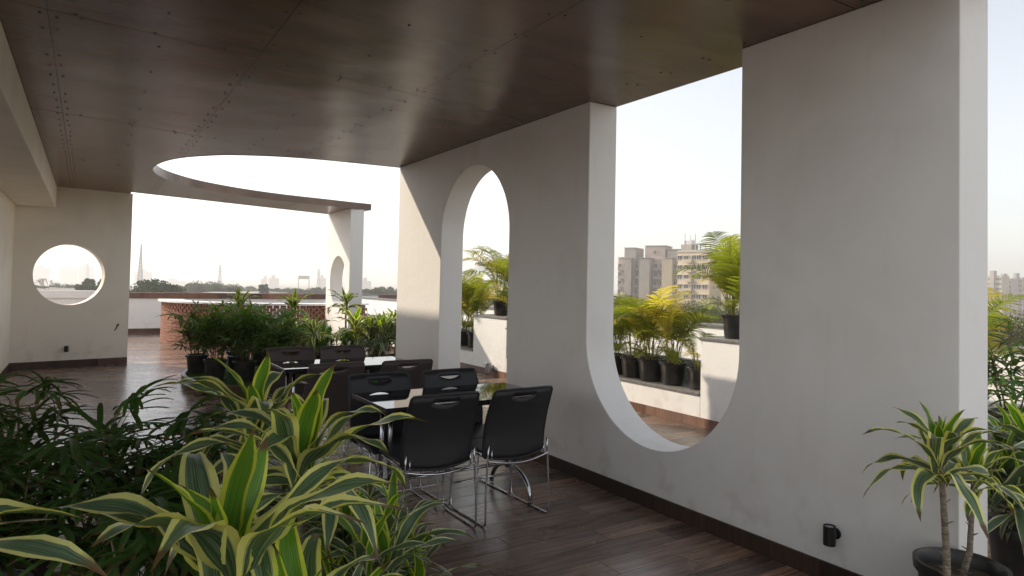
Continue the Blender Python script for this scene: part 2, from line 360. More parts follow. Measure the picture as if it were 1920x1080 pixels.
for i, (x0, x1, y0, y1) in enumerate(cells):
    lx = round(x1-x0, 3); ly = round(y1-y0, 4)
    if i < 295:
        if (lx, ly) not in shared:
            b = MB(); c = .0012
            b.add([(0,0,-.01),(lx,0,-.01),(lx,ly,-.01),(0,ly,-.01),(0,0,-c),(lx,0,-c),(lx,ly,-c),(0,ly,-c),(c,c,0),(lx-c,c,0),(lx-c,ly-c,0),(c,ly-c,0)],
                  [(0,1,5,4),(1,2,6,5),(2,3,7,6),(3,0,4,7),(4,5,9,8),(5,6,10,9),(6,7,11,10),(7,4,8,11),(8,9,10,11)])
            shared[(lx, ly)] = b.mesh('plank', M['plank'])
        put('plank', shared[(lx, ly)], floor, (x0, y0, random.uniform(-.0004, .0004)))
    else:
        rest.box(x0, x1, y0, y1, -.01, 0)
tag(rest.build('far_planks', M['plank_far'], floor), kind='stuff')

# building mass under the terrace, so it stands on something
bm_ = MB(); bm_.box(-12.3, 7.15, -8.3, 20.4, -14, -.36)
tag(bm_.build('building_below_terrace', M['wall2']), 'white building carrying the roof terrace', 'building')

mb = MB(); mb.box(-9, -1.252, 8.0, 14.6, -.35, 6.8)
tag(mb.build('main_block', M['wall2']), 'tall rendered main building block rising behind the left edge of the terrace', 'building')
# ------------------------------------------------------------------ skirting
def skirting(parent, p0, p1, normal, h=.1, t=.011, m='skirt', L=1.2, z=0, name='skirting_tile', start=0.0):
    p0 = Vector((p0[0], p0[1], 0)); p1 = Vector((p1[0], p1[1], 0)); d = p1-p0; n = d.length; d.normalize(); nn = Vector((normal[0], normal[1], 0))
    s = -start
    k = 0
    while s < n-.01:
        a = max(s, 0); e = min(s+L-.002, n)
        q0 = p0+d*a; q1 = p0+d*e; o = p0-parent.location if False else None
        b = MB(); vs = []
        for zz in (z+.001, z+h-.002*(k % 2)*.3):
            for q in (q0, q1, q1+nn*t, q0+nn*t): vs.append((q.x, q.y, zz))
        b.add(vs, [(0,1,2,3),(4,7,6,5),(0,4,5,1),(1,5,6,2),(2,6,7,3),(3,7,4,0)])
        b.build(name, M[m], parent, fix=True)
        s += L; k += 1

# ------------------------------------------------------------------ arcade wall with arch and U opening
Y0, Y1 = 1.416, 7.78
ol = [(Y0, 0), (5.18, 0)]
ol += [(5.18, 2.0)]+arc(5.88, 2.0, .70, PI, 0, 40)[1:-1]+[(6.58, 2.0), (6.58, 0)]
ol += [(Y1, 0), (Y1, H), (4.03, H), (4.03, 1.115)]
ol += arc(3.315, 1.115, .715, 0, -PI, 48)[1:-1]+[(2.60, 1.115), (2.60, H), (Y0, H)]
wb = MB(); wb.plate(ol, [], lambda u, v, t: (PX+t, u, v), TH)
wall1 = tag(wb.build('arcade_wall', M['wall'], fix=True), 'long white wall with a round-headed arch and a tall U-shaped opening', 'wall')
md = wall1.modifiers.new('bevel', 'BEVEL'); md.width = .006; md.segments = 2; md.limit_method = 'ANGLE'; md.angle_limit = R(50)
skirting(wall1, (PX, Y0), (PX, 5.18), (-1, 0), start=.55)
skirting(wall1, (PX, 6.58), (PX, Y1), (-1, 0))
skirting(wall1, (PX+TH, Y0), (PX+TH, 5.18), (1, 0)); skirting(wall1, (PX+TH, 6.58), (PX+TH, Y1), (1, 0))
skirting(wall1, (PX-.011, Y0), (PX+TH+.011, Y0), (0, -1))
skirting(wall1, (PX-.0, 6.58), (PX+TH, 6.58), (0, -1)); skirting(wall1, (PX, 5.18), (PX+TH, 5.18), (0, 1))

# outer column wall with a porthole
cw = MB(); cw.plate([(12.84,0),(14.34,0),(14.34,H),(12.84,H)], [arc(13.57,1.505,.515,0,2*PI,48)[:-1]], lambda u, v, t: (4.38+t, u, v), .27)
col = tag(cw.build('porthole_pier', M['wall'], fix=True), 'short white pier with a round porthole under the tip of the canopy', 'wall')
skirting(col, (4.38, 12.84), (4.38, 14.34), (-1, 0)); skirting(col, (4.369, 12.84), (4.66, 12.84), (0, -1))

# left wall with round hole (slightly skewed)
A = Vector((-.99, 13.0)); B_ = Vector((.625, 13.28)); dd = (B_-A).normalized(); nn = Vector((-dd.y, dd.x)); Lw = (B_-A).length
hc = (-.24+.99)/dd.x
lw = MB(); lw.plate([(0,0),(Lw,0),(Lw,H),(0,H)], [arc(hc,1.512,.50,0,2*PI,56)[:-1]], lambda u, v, t: (A.x+dd.x*u+nn.x*t, A.y+dd.y*u+nn.y*t, v), .24)
leftw = tag(lw.build('round_hole_wall', M['bounce_wall'], fix=True), 'white wall with a large round hole at the left end of the terrace', 'wall')
skirting(leftw, (A.x, A.y), (B_.x, B_.y), (-nn.x, -nn.y), h=.11, m='coping')
ch = MB(); cp = A+dd*1.46-nn*.0015
pts = [(-.035,-.06),(-.01,-.02),(.0,.03),(.03,.055),(.045,.03),(.02,.0),(.01,-.03),(-.02,-.07)]
ch.plate(pts, [], lambda u, v, t: (cp.x+dd.x*u-nn.x*t, cp.y+dd.y*u-nn.y*t, .64+v), .0015)
tag(ch.build('chipped_patch', M['bark'], leftw, fix=True), 'dark chipped patch in the plaster')

# side wall + beam on the far left
sw = MB(); sw.box(-1.25, -.99, 8.0, 13.0, 0, H)
sidew = tag(sw.build('side_wall', M['beam']), 'pale wall, tinted cream for warm bounce light, along the left edge under the dropped beam', 'wall')
skirting(sidew, (-.99, 8.0), (-.99, 13.0), (1, 0))
bb = MB(); bb.box(-.988, -.46, 1.25, 12.99, H-.352, H-.004)
beam = tag(bb.build('dropped_beam', M['beam']), 'thick dropped beam, tinted cream for warm bounce light, running along the left side of the ceiling', 'beam')
md = beam.modifiers.new('bevel', 'BEVEL'); md.width = .008; md.segments = 2

# ------------------------------------------------------------------ ceiling slab with the round cut-out
rim = [(3.546,7.79),(3.27,7.80),(2.81,7.84),(2.30,7.90),(1.83,8.03),(1.38,8.28),(1.10,8.57),(.88,8.93),(.75,9.34),(.69,9.75),(.69,10.1),(.76,10.49),(.90,10.88),(1.10,11.23),(1.38,11.6),(1.71,11.89),(2.15,12.18),(2.67,12.42),(3.2,12.57),(3.8,12.68),(4.38,12.80),(4.80,12.86)]
def smooth_poly(p, k=4):
    out = []
    for i in range(len(p)-1):
        p0 = Vector(p[max(i-1,0)]); p1 = Vector(p[i]); p2 = Vector(p[i+1]); p3 = Vector(p[min(i+2,len(p)-1)])
        for j in range(k):
            t = j/k; out.append(tuple(.5*((2*p1)+(-p0+p2)*t+(2*p0-5*p1+4*p2-p3)*t*t+(-p0+3*p1-3*p2+p3)*t**3)))
    return out+[p[-1]]
rim = smooth_poly(rim)
slab_ol = [(-3.9,1.25),(3.546,1.25)]+rim+[(4.72,14.44),(.59,13.06),(.59,13.5),(-1.25,13.3),(-1.25,8.0),(-3.9,8.0)]
cs = MB(); cs.plate(slab_ol, [], lambda u, v, t: (u, v, H+.014+t), .10)
ceil = tag(cs.build('ceiling', M['gap'], fix=True), kind='structure')
fa = MB(); n_ = len(rim)                    # brown fascia strip round the cut-out
vs = []; fs = []
for i, (x, y) in enumerate(rim):
    a = Vector(rim[max(i-1,0)]); b = Vector(rim[min(i+1,n_-1)]); t = (b-a).normalized(); no = Vector((-t.y, t.x))*-1
    no = -no if False else no
    vs += [(x, y, H-.002), (x, y, H+.125), (x+no.x*.008, y+no.y*.008, H-.002), (x+no.x*.008, y+no.y*.008, H+.125)]
for i in range(n_-1):
    o = i*4; fs += [(o,o+4,o+5,o+1), (o+2,o+3,o+7,o+6), (o,o+2,o+6,o+4), (o+1,o+5,o+7,o+3)]
fa.add(vs, fs); fa.build('fascia_strip', M['ceil'], ceil, fix=True)
tr = MB(); tr.box(-3.95, 3.60, 1.2, 7.79, H+.128, H+.16); tr.build('roof_capping', M['roofc'], ceil)
def clip(poly, a, b):           # keep the side left of a->b
    out = []
    side = lambda p: (b[0]-a[0])*(p[1]-a[1])-(b[1]-a[1])*(p[0]-a[0])
    for i in range(len(poly)):
        p, q = poly[i], poly[(i+1) % len(poly)]; sp, sq = side(p), side(q)
        if sp >= 0: out.append(p)
        if (sp >= 0) != (sq >= 0):
            t = sp/(sp-sq); out.append((p[0]+(q[0]-p[0])*t, p[1]+(q[1]-p[1])*t))
    return out
xs = [-3.9, -2.6, -1.4, -.23, .89, 2.07, 3.24, 4.9]
yl = lambda k, x: {0:-4, 1:-.6, 2:1.9, 3:4.42+.13*x, 4:7.18+.24*x, 5:9.9+.25*x, 6:12.6+.28*x, 7:16}[k]
gq = .0035; gx = .0014
screws = MB()
for i in range(len(xs)-1):
    for k in range(7):
        x0, x1 = xs[i]+gx, xs[i+1]-gx
        cell = [(x0, yl(k,x0)+gq), (x1, yl(k,x1)+gq), (x1, yl(k+1,x1)-gq), (x0, yl(k+1,x0)-gq)]
        po = slab_ol[:]
        for j in range(4): 
            if len(po) > 2: po = clip(po, cell[j], cell[(j+1) % 4])
        q = []
        for p in po:
            if not q or (abs(p[0]-q[-1][0])+abs(p[1]-q[-1][1]) > 1e-4): q.append(p)
        if len(q) < 3: continue
        ar = abs(sum(q[j][0]*q[(j+1) % len(q)][1]-q[(j+1) % len(q)][0]*q[j][1] for j in range(len(q))))/2
        if ar < .01: continue
        pb = MB(); dz = random.uniform(0, .0015); pb.plate(q, [], lambda u, v, t: (u, v, H+dz+t), .011)
        pb.build('ceiling_panel', M['ceil'], ceil, fix=True)
def inside(p, poly):
    c = False
    for i in range(len(poly)):
        a, b = poly[i], poly[i-1]
        if (a[1] > p[1]) != (b[1] > p[1]) and p[0] < (b[0]-a[0])*(p[1]-a[1])/(b[1]-a[1])+a[0]: c = not c
    return c
def screw(x, y, r=.0085):
    x += random.uniform(-.006,.006); y += random.uniform(-.012,.012)
    if inside((x, y), slab_ol) and y > 1: screws.lathe([(0,-.0035),(r*.8,-.0035),(r,0)], 8, (x, y, H))
for X in xs[3:-1]:
    y = 1.5
    while y < 14:
        if random.random() < .93: screw(X-.035, y)
        if random.random() < .85: screw(X+.035, y+random.uniform(-.03,.03))
        y += .27 if X < 2 else .34
for k in (3, 4, 5, 6):
    x = -.1
    while x < 3.2:
        screw(x, yl(k,x)-.03)
        if random.random() < .5: screw(x+.02, yl(k,x)+.035)
        x += .39
for X in (.33, 1.48, 2.65):
    y = 2.2
    while y < 9:
        screw(X, y); y += .62
tag(screws.build('screw_heads', M['screw'], ceil), kind='stuff')

# ------------------------------------------------------------------ right low wall with ledges
WX = 5.63
lwall = thing('ledge_wall', 'low white wall with raised pedestals and a recessed stone ledge for pots', 'wall')
segs = [(-3, 3.75, .335), (3.75, 4.975, .94), (4.975, 8.93, .335), (8.93, 10.0, .94), (10.0, 20.1, .335)]
for a, b, z in segs:
    q = MB(); q.box(WX, WX+.62, a+.0015, b-.0015, -.3, z)
    o = q.build('pedestal_block' if z > .5 else 'ledge_block', M['wall2'], lwall, bevel=.004)
    q = MB(); e = .012
    if z > .5: q.box(WX-e, WX+.62+e, a-e, b+e, z, z+.032)
    else: q.box(WX-e, WX+.62, a+.014, b-.014, z, z+.032)
    q.build('stone_slab', M['stone'], lwall, bevel=.003)
skirting(lwall, (WX, 1), (WX, 14), (-1, 0), h=.105, m='coping')
bk = MB(); bk.box(WX+.62, WX+.74, -3, 20.1, -.3, .62)
tag(bk.build('back_wall', mat('blue_grey_paint', (.42,.45,.48), .8)), 'low grey-blue wall right behind the palm ledge', 'wall')
op = MB(); op.box(7.0, 7.15, -3, 20.1, -.3, 1.0)
outer = tag(op.build('outer_parapet', M['wall2']), 'white outer parapet beyond the palm ledge', 'wall')
b = MB(); b.box(6.97, 7.18, -3, 20.1, 1.0, 1.03); b.build('coping_slab', M['stone'], outer)
b = MB(); b.box(WX+.745, 6.995, -3, 20.1, -.3, .30); tag(b.build('service_strip', M['roofc']), kind='structure')

# ------------------------------------------------------------------ far parapet
fp = MB(); fp.box(-11.99, 6.15, 20.2, 20.4, -.3, .93)
farp = tag(fp.build('far_parapet', M['wall2']), 'white parapet with brown tile coping across the far end of the terrace', 'wall')
x = -11.9
while x < .65:
    b = MB(); b.box(x, min(x+1.497, .7), 20.15, 20.45, .93, 1.12); b.build('plaster_coping', M['wall2'], farp); x += 1.5
x = .703
while x < 6.1:
    b = MB(); b.box(x, min(x+1.197, 6.16), 20.17, 20.43, .93, 1.085+random.uniform(-.002,.002)); b.build('coping_tile', M['coping'], farp); x += 1.2
skirting(farp, (-4, 20.2), (6.15, 20.2), (0, -1), h=.13, m='coping')
fp2 = MB(); fp2.box(6.156, 16, 20.6, 20.8, -.3, 1.05)
farp2 = tag(fp2.build('parapet_beyond_pier', M['wall2']), 'set-back white parapet seen right of the porthole pier', 'wall')
b = MB(); b.box(6.156, 8.0, 20.58, 20.82, 1.05, 1.07); b.build('stone_coping', M['stone'], farp2)
x = 8.02
while x < 15.9:
    b = MB(); b.box(x, x+1.197, 20.56, 20.84, .93, 1.075); b.build('coping_tile', M['coping'], farp2); x += 1.2

b = MB(); b.box(-12.25, -12, -8.2, 20.4, -.3, 1.0); tag(b.build('side_parapet', M['wall2']), 'white parapet closing the left side of the roof terrace', 'wall')
b = MB(); b.box(-11.99, 7.15, -8.25, -8.0, -.3, 1.0); tag(b.build('rear_parapet', M['wall2']), 'white parapet closing the rear of the roof terrace', 'wall')
# ------------------------------------------------------------------ brick drum bar
dc = Vector((4.15, 17.35)); dr = 2.62
drum = thing('brick_bar', 'curved perforated red brick bar with a white rounded counter top', 'bar counter', (dc.x, dc.y, 0))
bj = MB(); course = .066; nb = 118
for k in range(14):
    z0 = .02+k*course
    for j in range(nb):
        a = 2*PI*(j+(.5 if k % 2 else 0))/nb
        if not (PI*.93 < a % (2*PI) < PI*1.68): continue
        solid = (a % (2*PI)) < PI*1.17 or k < 2
        wd = .138/2 if (solid and k < 11) else .104/2
        mt = Matrix.Translation((dr*math.cos(a), dr*math.sin(a), z0)) @ Matrix.Rotation(a+PI/2+random.uniform(-.01,.01), 4, 'Z')
        bj.box(-wd, wd, -.055, .055+random.uniform(0,.004), 0, course-.004, mt)
tag(bj.build('perforated_brickwork', M['brick'], drum), kind='stuff')
def band(r0, r1, z0, z1, a0=PI*.93, a1=PI*1.68, n=80):
    b = MB(); b.plate(arc(0,0,r1,a0,a1,n)+arc(0,0,r0,a1,a0,n), [], lambda u, v, t: (u, v, z0+t), z1-z0); return b
band(dr-.1, dr+.07, 0, .02).build('base_course', M['coping'], drum, fix=True)
band(dr-.42, dr+.13, .948, .985).build('counter_top', M['counter'], drum, fix=True)
# ------------------------------------------------------------------ ring planter and foreground planter
def planter(cx, cy, r, h, label, blades, seed, bl=.05):
    t = thing('round_planter', label, 'planter', (cx, cy, 0))
    n = max(10, int(2*PI*r/.6))
    for i in range(n):
        a0 = 2*PI*i/n+.002; a1 = 2*PI*(i+1)/n-.002; b = MB(); k = 5; vs = []; fs = []
        for j in range(k+1):
            a = a0+(a1-a0)*j/k; c, s = math.cos(a), math.sin(a)
            vs += [((r-.05)*c,(r-.05)*s,0),(r*c,r*s,0),(r*c,r*s,h),((r-.05)*c,(r-.05)*s,h)]
        for j in range(k):
            o = j*4; fs += [(o+1,o+5,o+6,o+2),(o+2,o+6,o+7,o+3),(o+3,o+7,o+4,o)]
        fs += [(0,1,2,3),(k*4+3,k*4+2,k*4+1,k*4)]
        b.add(vs, fs); b.build('curb_tile', M['skirt'], t, fix=True)
    b = MB(); b.lathe([(0,h-.012),(r-.051,h-.012)], 64); b.build('turf_mat', M['turf_base'], t, fix=True)
    rnd = random.Random(seed); gb = MB()
    for i in range(blades):
        a = rnd.uniform(0, 2*PI); q = (r-.06)*math.sqrt(rnd.random()); x, y = q*math.cos(a), q*math.sin(a)
        d = rnd.uniform(0, 2*PI); hh = bl*rnd.uniform(.5,1); wv = .0035 if bl < .06 else .006; lx, ly = rnd.uniform(-.03,.03), rnd.uniform(-.03,.03)
        gb.add([(x-wv*math.cos(d), y-wv*math.sin(d), h-.012),(x+wv*math.cos(d), y+wv*math.sin(d), h-.012),(x+lx*.7, y+ly*.7, h-.012+hh)], [(0,1,2)])
    tag(gb.build('artificial_turf', M['turf'], t), kind='stuff')
    return t
planter(3.15, 10.2, 2.0, .15, 'round tile-edged planter filled with turf behind the farther table', 16000, 1)
planter(-.35, 2.35, 1.42, .05, 'low turf bed under the foreground plants at lower left', 22000, 2, .035)

# ------------------------------------------------------------------ plant pieces
def strap_leaf(L, W, a0, a1, p=1.0, fold=.28, wave=.0, seg=17, base=.42, seed=0, curl=0.0, sharp=1.0):
    rnd = random.Random(seed); b = MB(); pos = Vector((0,0,0)); vs = []; uvs = []; side = 0
    ph = rnd.uniform(0, 6); tw = rnd.uniform(-.5,.5)
    for i in range(seg+1):
        s = i/seg; a = R(a0+(a1-a0)*s**p); t = Vector((math.cos(a), 0, math.sin(a))); nrm = Vector((-math.sin(a), 0, math.cos(a)))
        if i: pos = pos+t*(L/seg)
        wd = W/2*max(base*(1-s)**1.2, math.sin(PI*min(1,(s*.93+.035))**.85)**.8) * (1 if s < .999 else .05)
        if s > .8: wd *= 1-((s-.8)/.2)**1.5*.75*sharp
        sh = math.sin(s*4+ph)*curl*L*.12
        rl = math.sin(s*PI*1.2)*tw*.7
        sv = Vector((0, math.cos(rl), 0))+nrm*math.sin(rl)
        for k, u in enumerate((-1, -.5, 0, .5, 1)):
            lift = abs(u)**1.3*fold*wd+(wave*wd*math.sin(s*15+ph+(2 if u > 0 else 0))*abs(u))
            vs.append(pos+sv*(u*wd)+nrm*lift+Vector((0, sh, 0))); uvs.append(((u+1)/2, s))
    fs = [(i*5+k, i*5+k+1, (i+1)*5+k+1, (i+1)*5+k) for i in range(seg) for k in range(4)]
    b.add(vs, fs, uvs); return b
def leafset(name, m, L, W, n=4, wave=.25, seed=0, young=None):
    s = {'up': [], 'mid': [], 'low': []}
    for i in range(n):
        k = seed+i*17; rr = random.Random(k); l_ = L*rr.uniform(.85,1.12)
        s['up'].append(strap_leaf(l_*.72, W*1.0, rr.uniform(76,88), rr.uniform(25,66), 1.6, .30, wave*.5, seed=k, base=.6, curl=.3).mesh(name, young or m, True))
        s['mid'].append(strap_leaf(l_, W, rr.uniform(60,70), rr.uniform(-35,5), 1.5, .22, wave, seed=k+1, curl=.4).mesh(name, m, True))
        s['low'].append(strap_leaf(l_*.98, W*.92, rr.uniform(34,46), rr.uniform(-80,-62), 1.0, .18, wave, seed=k+2, curl=.5).mesh(name, m, True))
    return s
LS = {
 'lemon': leafset('leaf', M['drac'], .45, .074, 8, .35, 100, M['drac_young']),
 'pale': leafset('leaf', M['drac_pale'], .36, .046, 5, .3, 300, M['drac_young']),
 'bushy': leafset('leaf', M['bushy'], .20, .030, 5, .1, 500),
}
def crown(parent, kind, loc, n, scale=1.0, seed=0, tilt=(0,0), spread=1.0):
    rnd = random.Random(seed); st = LS[kind]; a = rnd.uniform(0, 6)
    for i in range(n):
        f = i/n; cl = 'up' if f < .17 else ('mid' if f < .60 else 'low')
        me = rnd.choice(st[cl]); a += 2.399+rnd.uniform(-.25,.25)
        s = scale*rnd.uniform(.82,1.1)*(.75 if f < .08 else 1)
        tl = rnd.uniform(-.14,.14)
        put('leaf', me, parent, (loc[0]+.006*math.cos(a), loc[1]+.006*math.sin(a), loc[2]-f*.13*scale*1.1+.02),
            (tilt[0]*.6+rnd.uniform(-.08,.08), tl+tilt[1]*.5, a), s)
def pot_parts(parent, r, h, z=0, soil=True, name='pot'):
    b = MB(); rb = r*.76
    b.lathe([(0,z+.004),(rb,z+.004),(rb+.004,z+.02),(r*.93,z+h*.86),(r*.94,z+h*.87),(r,z+h*.875),(r+.006,z+h*.9),(r+.008,z+h),(r-.004,z+h+.002),(r-.012,z+h-.01),(r*.88,z+h*.8),(0,z+h*.8)], 32)
    o = b.build(name, M['pot'], parent, smooth=True)
    try:
        md = o.modifiers.new('split', 'EDGE_SPLIT'); md.split_angle = R(40)
    except Exception: pass
    b = MB(); prof = [(0,z+h*.86),(r*.5,z+h*.855),(r*.9,z+h*.85)]; b.lathe(prof, 20); b.build('soil', M['soil'], parent, smooth=True)
def stem_part(parent, pts, r0, r1, m='stem', name='stem', knobs=True, seed=0):
    rnd = random.Random(seed); n = 18; P = []
    pts = [Vector(p) for p in pts]
    for i in range(n+1):
        t = i/n*(len(pts)-1); k = min(int(t), len(pts)-2); P.append(pts[k].lerp(pts[k+1], t-k))
    rr = [(r0+(r1-r0)*i/n)*(1+(.10 if knobs and i % 2 else 0)) for i in range(n+1)]
    b = MB(); b.tube(P, rr, 9)
    if knobs:
        for i in range(12):
            q = P[rnd.randint(2, n-1)]; a = rnd.uniform(0, 6); d = Vector((math.cos(a), math.sin(a), .5))*(r0*1.9)
            b.tube([q, q+d], r0*.28, 4, r1=r0*.12)
    b.build(name, M[m], parent, smooth=True)
def dracaena(label, loc, ztop, kind='lemon', n=30, scale=1.0, seed=0, group=None, pot=(.15,.27), base=0.0, lean=(0,0), name='dracaena_plant', extra=()):
    t = thing(name, label, 'plant', (loc[0], loc[1], base), 0, group)
    if pot: pot_parts(t, pot[0], pot[1])
    zc = ztop-base
    stem_part(t, [(0,0,(pot[1]*.8 if pot else 0)), (lean[0]*.5+.008,lean[1]*.5-.006,zc*.6), (lean[0],lean[1],zc)], .017*scale+.003, .012*scale, seed=seed)
    crown(t, kind, (lean[0], lean[1], zc), n, scale, seed)
    for (dx, dy, z, n2, s2) in extra:
        stem_part(t, [(dx*.3,dy*.3,(pot[1]*.8 if pot else 0)),(dx*.8,dy*.8,z*.6),(dx,dy,z)], .014*scale, .010*scale, seed=seed+3)
        crown(t, kind, (dx, dy, z), n2, s2, seed+11)
    return t
# fan leaves of the lady palm
def fan_leaf(L, W, n, stalk, a0, seed, m):
    a0 = a0+random.Random(seed).uniform(-5, 22)
    rnd = random.Random(seed); b = MB(); P = []; pos = Vector((0,0,0)); k = 6
    for i in range(k+1):
        a = R(a0-22*(i/k)**2)
        if i: pos = pos+Vector((math.cos(a), 0, math.sin(a)))*stalk/k
        P.append(pos.copy())
    b.tube(P, .0028, 4, r1=.0018)
    tipdir = R(a0-30+rnd.uniform(-15,10))
    for j in range(n):
        f = (j-(n-1)/2)/((n-1)/2); az = f*R(112)+rnd.uniform(-.08,.08)
        l_ = L*(1-.28*abs(f)**2)*rnd.uniform(.85,1.08); wd0 = W*rnd.uniform(.8,1.1)/2
        d0 = Vector((math.cos(az), math.sin(az), 0)); vs = []; uvs = []; q = P[-1].copy(); seg = 6
        lat = Vector((-math.sin(az), math.cos(az), 0)); el = tipdir*math.cos(az)
        dr_ = rnd.uniform(.25,.95)
        for i in range(seg+1):
            s = i/seg; e = el-dr_*s**1.6
            t = d0*math.cos(e)+Vector((0,0,1))*math.sin(e); nr = -d0*math.sin(e)+Vector((0,0,1))*math.cos(e)
            if i: q = q+t*(l_/seg)
            w_ = wd0*(.35+.65*min(1, s*3.2))*(1 if s < .8 else (1-(s-.8)/.2*.55))
            for u in (-1,0,1): vs.append(q+lat*(u*w_)+nr*(abs(u)*w_*.35)); uvs.append(((u+1)/2, s))
        fs = [(i*3+c, i*3+c+1, (i+1)*3+c+1, (i+1)*3+c) for i in range(seg) for c in range(2)]
        b.add(vs, fs, uvs)
    b.hasuv = True
    return b.mesh('fan_leaf', m, True)
FAN = [fan_leaf(.23, .026, random.Random(i).choice([7,8,9,10]), .20, 50, 40+i, M['rhapis']) for i in range(7)]
FAN.append(fan_leaf(.19, .018, 7, .16, 40, 61, M['rhapis_dry']))
FAN2 = [fan_leaf(.22, .026, random.Random(i).choice([7,8,9]), .22, 62, 80+i, M['rhapis_sun']) for i in range(7)]
FAN2.append(fan_leaf(.19, .018, 7, .16, 40, 61, M['rhapis_dry']))
def rhapis(label, loc, h, seed=0, fans=None, base=0.0, group=None, pot=(.15,.27), nl=34, canes=6, scale=1.0, spread=.11, name='lady_palm'):
    t = thing(name, label, 'plant', (loc[0], loc[1], base), 0, group); rnd = random.Random(seed)
    if pot: pot_parts(t, pot[0], pot[1])
    z0 = pot[1]*.8 if pot else 0; hh = h-base
    tops = []
    for i in range(canes):
        a = rnd.uniform(0, 2*PI); r0 = rnd.uniform(.02,.09); r1 = r0+rnd.uniform(.3,1)*spread; ht = (hh-.12)*rnd.uniform(.6,1.0)
        p0 = Vector((r0*math.cos(a), r0*math.sin(a), z0)); p1 = Vector((r1*math.cos(a), r1*math.sin(a), ht))
        b = MB(); b.tube([p0, p0.lerp(p1,.5)+Vector((rnd.uniform(-.01,.01),rnd.uniform(-.01,.01),.02)), p1], .0065, 6, r1=.005); b.build('cane', M['cane'], t, smooth=True)
        tops.append((p0, p1))
    for i in range(nl):
        p0, p1 = tops[i % canes]; f = 1-(i//canes)/(nl/canes)*.92*rnd.uniform(.8,1.1)
        q = p0.lerp(p1, max(.12, f)); a = i*2.399+rnd.uniform(-.5,.5)
        s = scale*rnd.uniform(.75,1.1)
        fs_ = fans or FAN
        me = fs_[7] if rnd.random() < .06 else fs_[rnd.randint(0,6)]
        put('fan_leaf', me, t, q, (rnd.uniform(-.25,.25), rnd.uniform(-.35,.5)*(1.2-f*.9), a), s)
    return t
# arching feather fronds of the areca palm
def frond(L, seed, m, a0=82, a1=-10, nl=27):
    rnd = random.Random(seed); b = MB(); P = []; T = []; pos = Vector((0,0,0)); k = 22
    for i in range(k+1):
        s = i/k; a = R(a0+(a1-a0)*s**1.7)
        t = Vector((math.cos(a), 0, math.sin(a)))
        if i: pos = pos+t*L/k
        P.append(pos.copy()); T.append(t)
    b.tube(P, .0058, 5, r1=.0015)
    for j in range(nl):
        s = .26+.73*j/(nl-1); x = s*k; i = min(int(x), k-1); q = P[i].lerp(P[i+1], x-i); t = T[i]; nr = Vector((-t.z, 0, t.x))
        ll = L*.34*math.sin(PI*(.18+.78*(j/(nl-1))))**.7*rnd.uniform(.9,1.1)
        for sd in (-1, 1):
            d = (t*rnd.uniform(.55,.75)+Vector((0, sd, 0))*.8+nr*rnd.uniform(.25,.5)).normalized(); wv = nr.cross(d).normalized() if nr.cross(d).length > .1 else t
            wv = (d.cross(nr)).normalized(); w_ = .0055+.003*rnd.random(); vs = []; uvs = []; qq = q.copy(); dd_ = d.copy(); sg = 4
            for c in range(sg+1):
                if c: dd_ = (dd_+Vector((0,0,-.22))).normalized(); qq = qq+dd_*ll/sg
                wk = w_*(.6 if c == 0 else (1 if c < 3 else (.7 if c == 3 else .1)))
                vs += [qq-wv*wk, qq+wv*wk]; uvs += [(0.1, c/sg), (.9, c/sg)]
            b.add(vs, [(c*2, c*2+1, c*2+3, c*2+2) for c in range(sg)], uvs)
    b.hasuv = True
    return b.mesh('frond', m, False)
FR = [frond(.80, 1, M['areca'], 86, 25), frond(.85, 2, M['areca'], 80, -30), frond(.75, 3, M['areca'], 88, 55), frond(.85, 4, M['areca'], 76, -50), frond(.75, 5, M['areca'], 85, 5), frond(.8, 6, M['areca_dry'], 80, -40), frond(.8, 7, M['areca_dry'], 84, 10)]
def areca(label, loc, base, h, seed=0, n=16, scale=1.0, group=None, pot=(.15,.27), rz=0, name='areca_palm'):
    t = thing(name, label, 'plant', (loc[0], loc[1], base), rz, group); rnd = random.Random(seed)
    if pot: pot_parts(t, pot[0], pot[1])
    t.rotation_euler = (rnd.uniform(-.02,.02), rnd.uniform(-.02,.02), rnd.uniform(0,6)); sc_ = rnd.uniform(.93,1.06); t.scale = (sc_, sc_, sc_*rnd.uniform(.94,1.03))
    z0 = pot[1]*.8 if pot else 0
    hs_ = []
    for i in range(6):
        a = i*1.05+rnd.uniform(-.3,.3); p0 = Vector((.05*math.cos(a), .05*math.sin(a), z0)); ht = z0+rnd.uniform(.22,.42)*scale
        p1 = Vector((.085*math.cos(a), .085*math.sin(a), ht)); b = MB(); b.tube([p0, p0.lerp(p1,.5)+Vector((0,0,.01)), p1], .011*scale, 7, r1=.008*scale); b.build('palm_stem', M['palm_stem'], t, smooth=True); hs_.append(p1)
    for i in range(n):
        q = hs_[i % 6]; a = math.atan2(q.y, q.x)+rnd.uniform(-.9,.9)
        me = FR[rnd.randint(5,6)] if rnd.random() < .3 else FR[rnd.randint(0,4)]
        put('frond', me, t, (q.x, q.y, q.z-rnd.uniform(0,.18)), (rnd.uniform(-.3,.3), rnd.uniform(-.25,.25), a), scale*h*rnd.uniform(.7,1.12))
    for i in range(5):
        a = rnd.uniform(0,6.28); put('frond', FR[rnd.choice([1,3])], t, (.04*math.cos(a), .04*math.sin(a), z0), (rnd.uniform(-.2,.2), rnd.uniform(-.1,.3), a), scale*h*rnd.uniform(.38,.55))
    return t
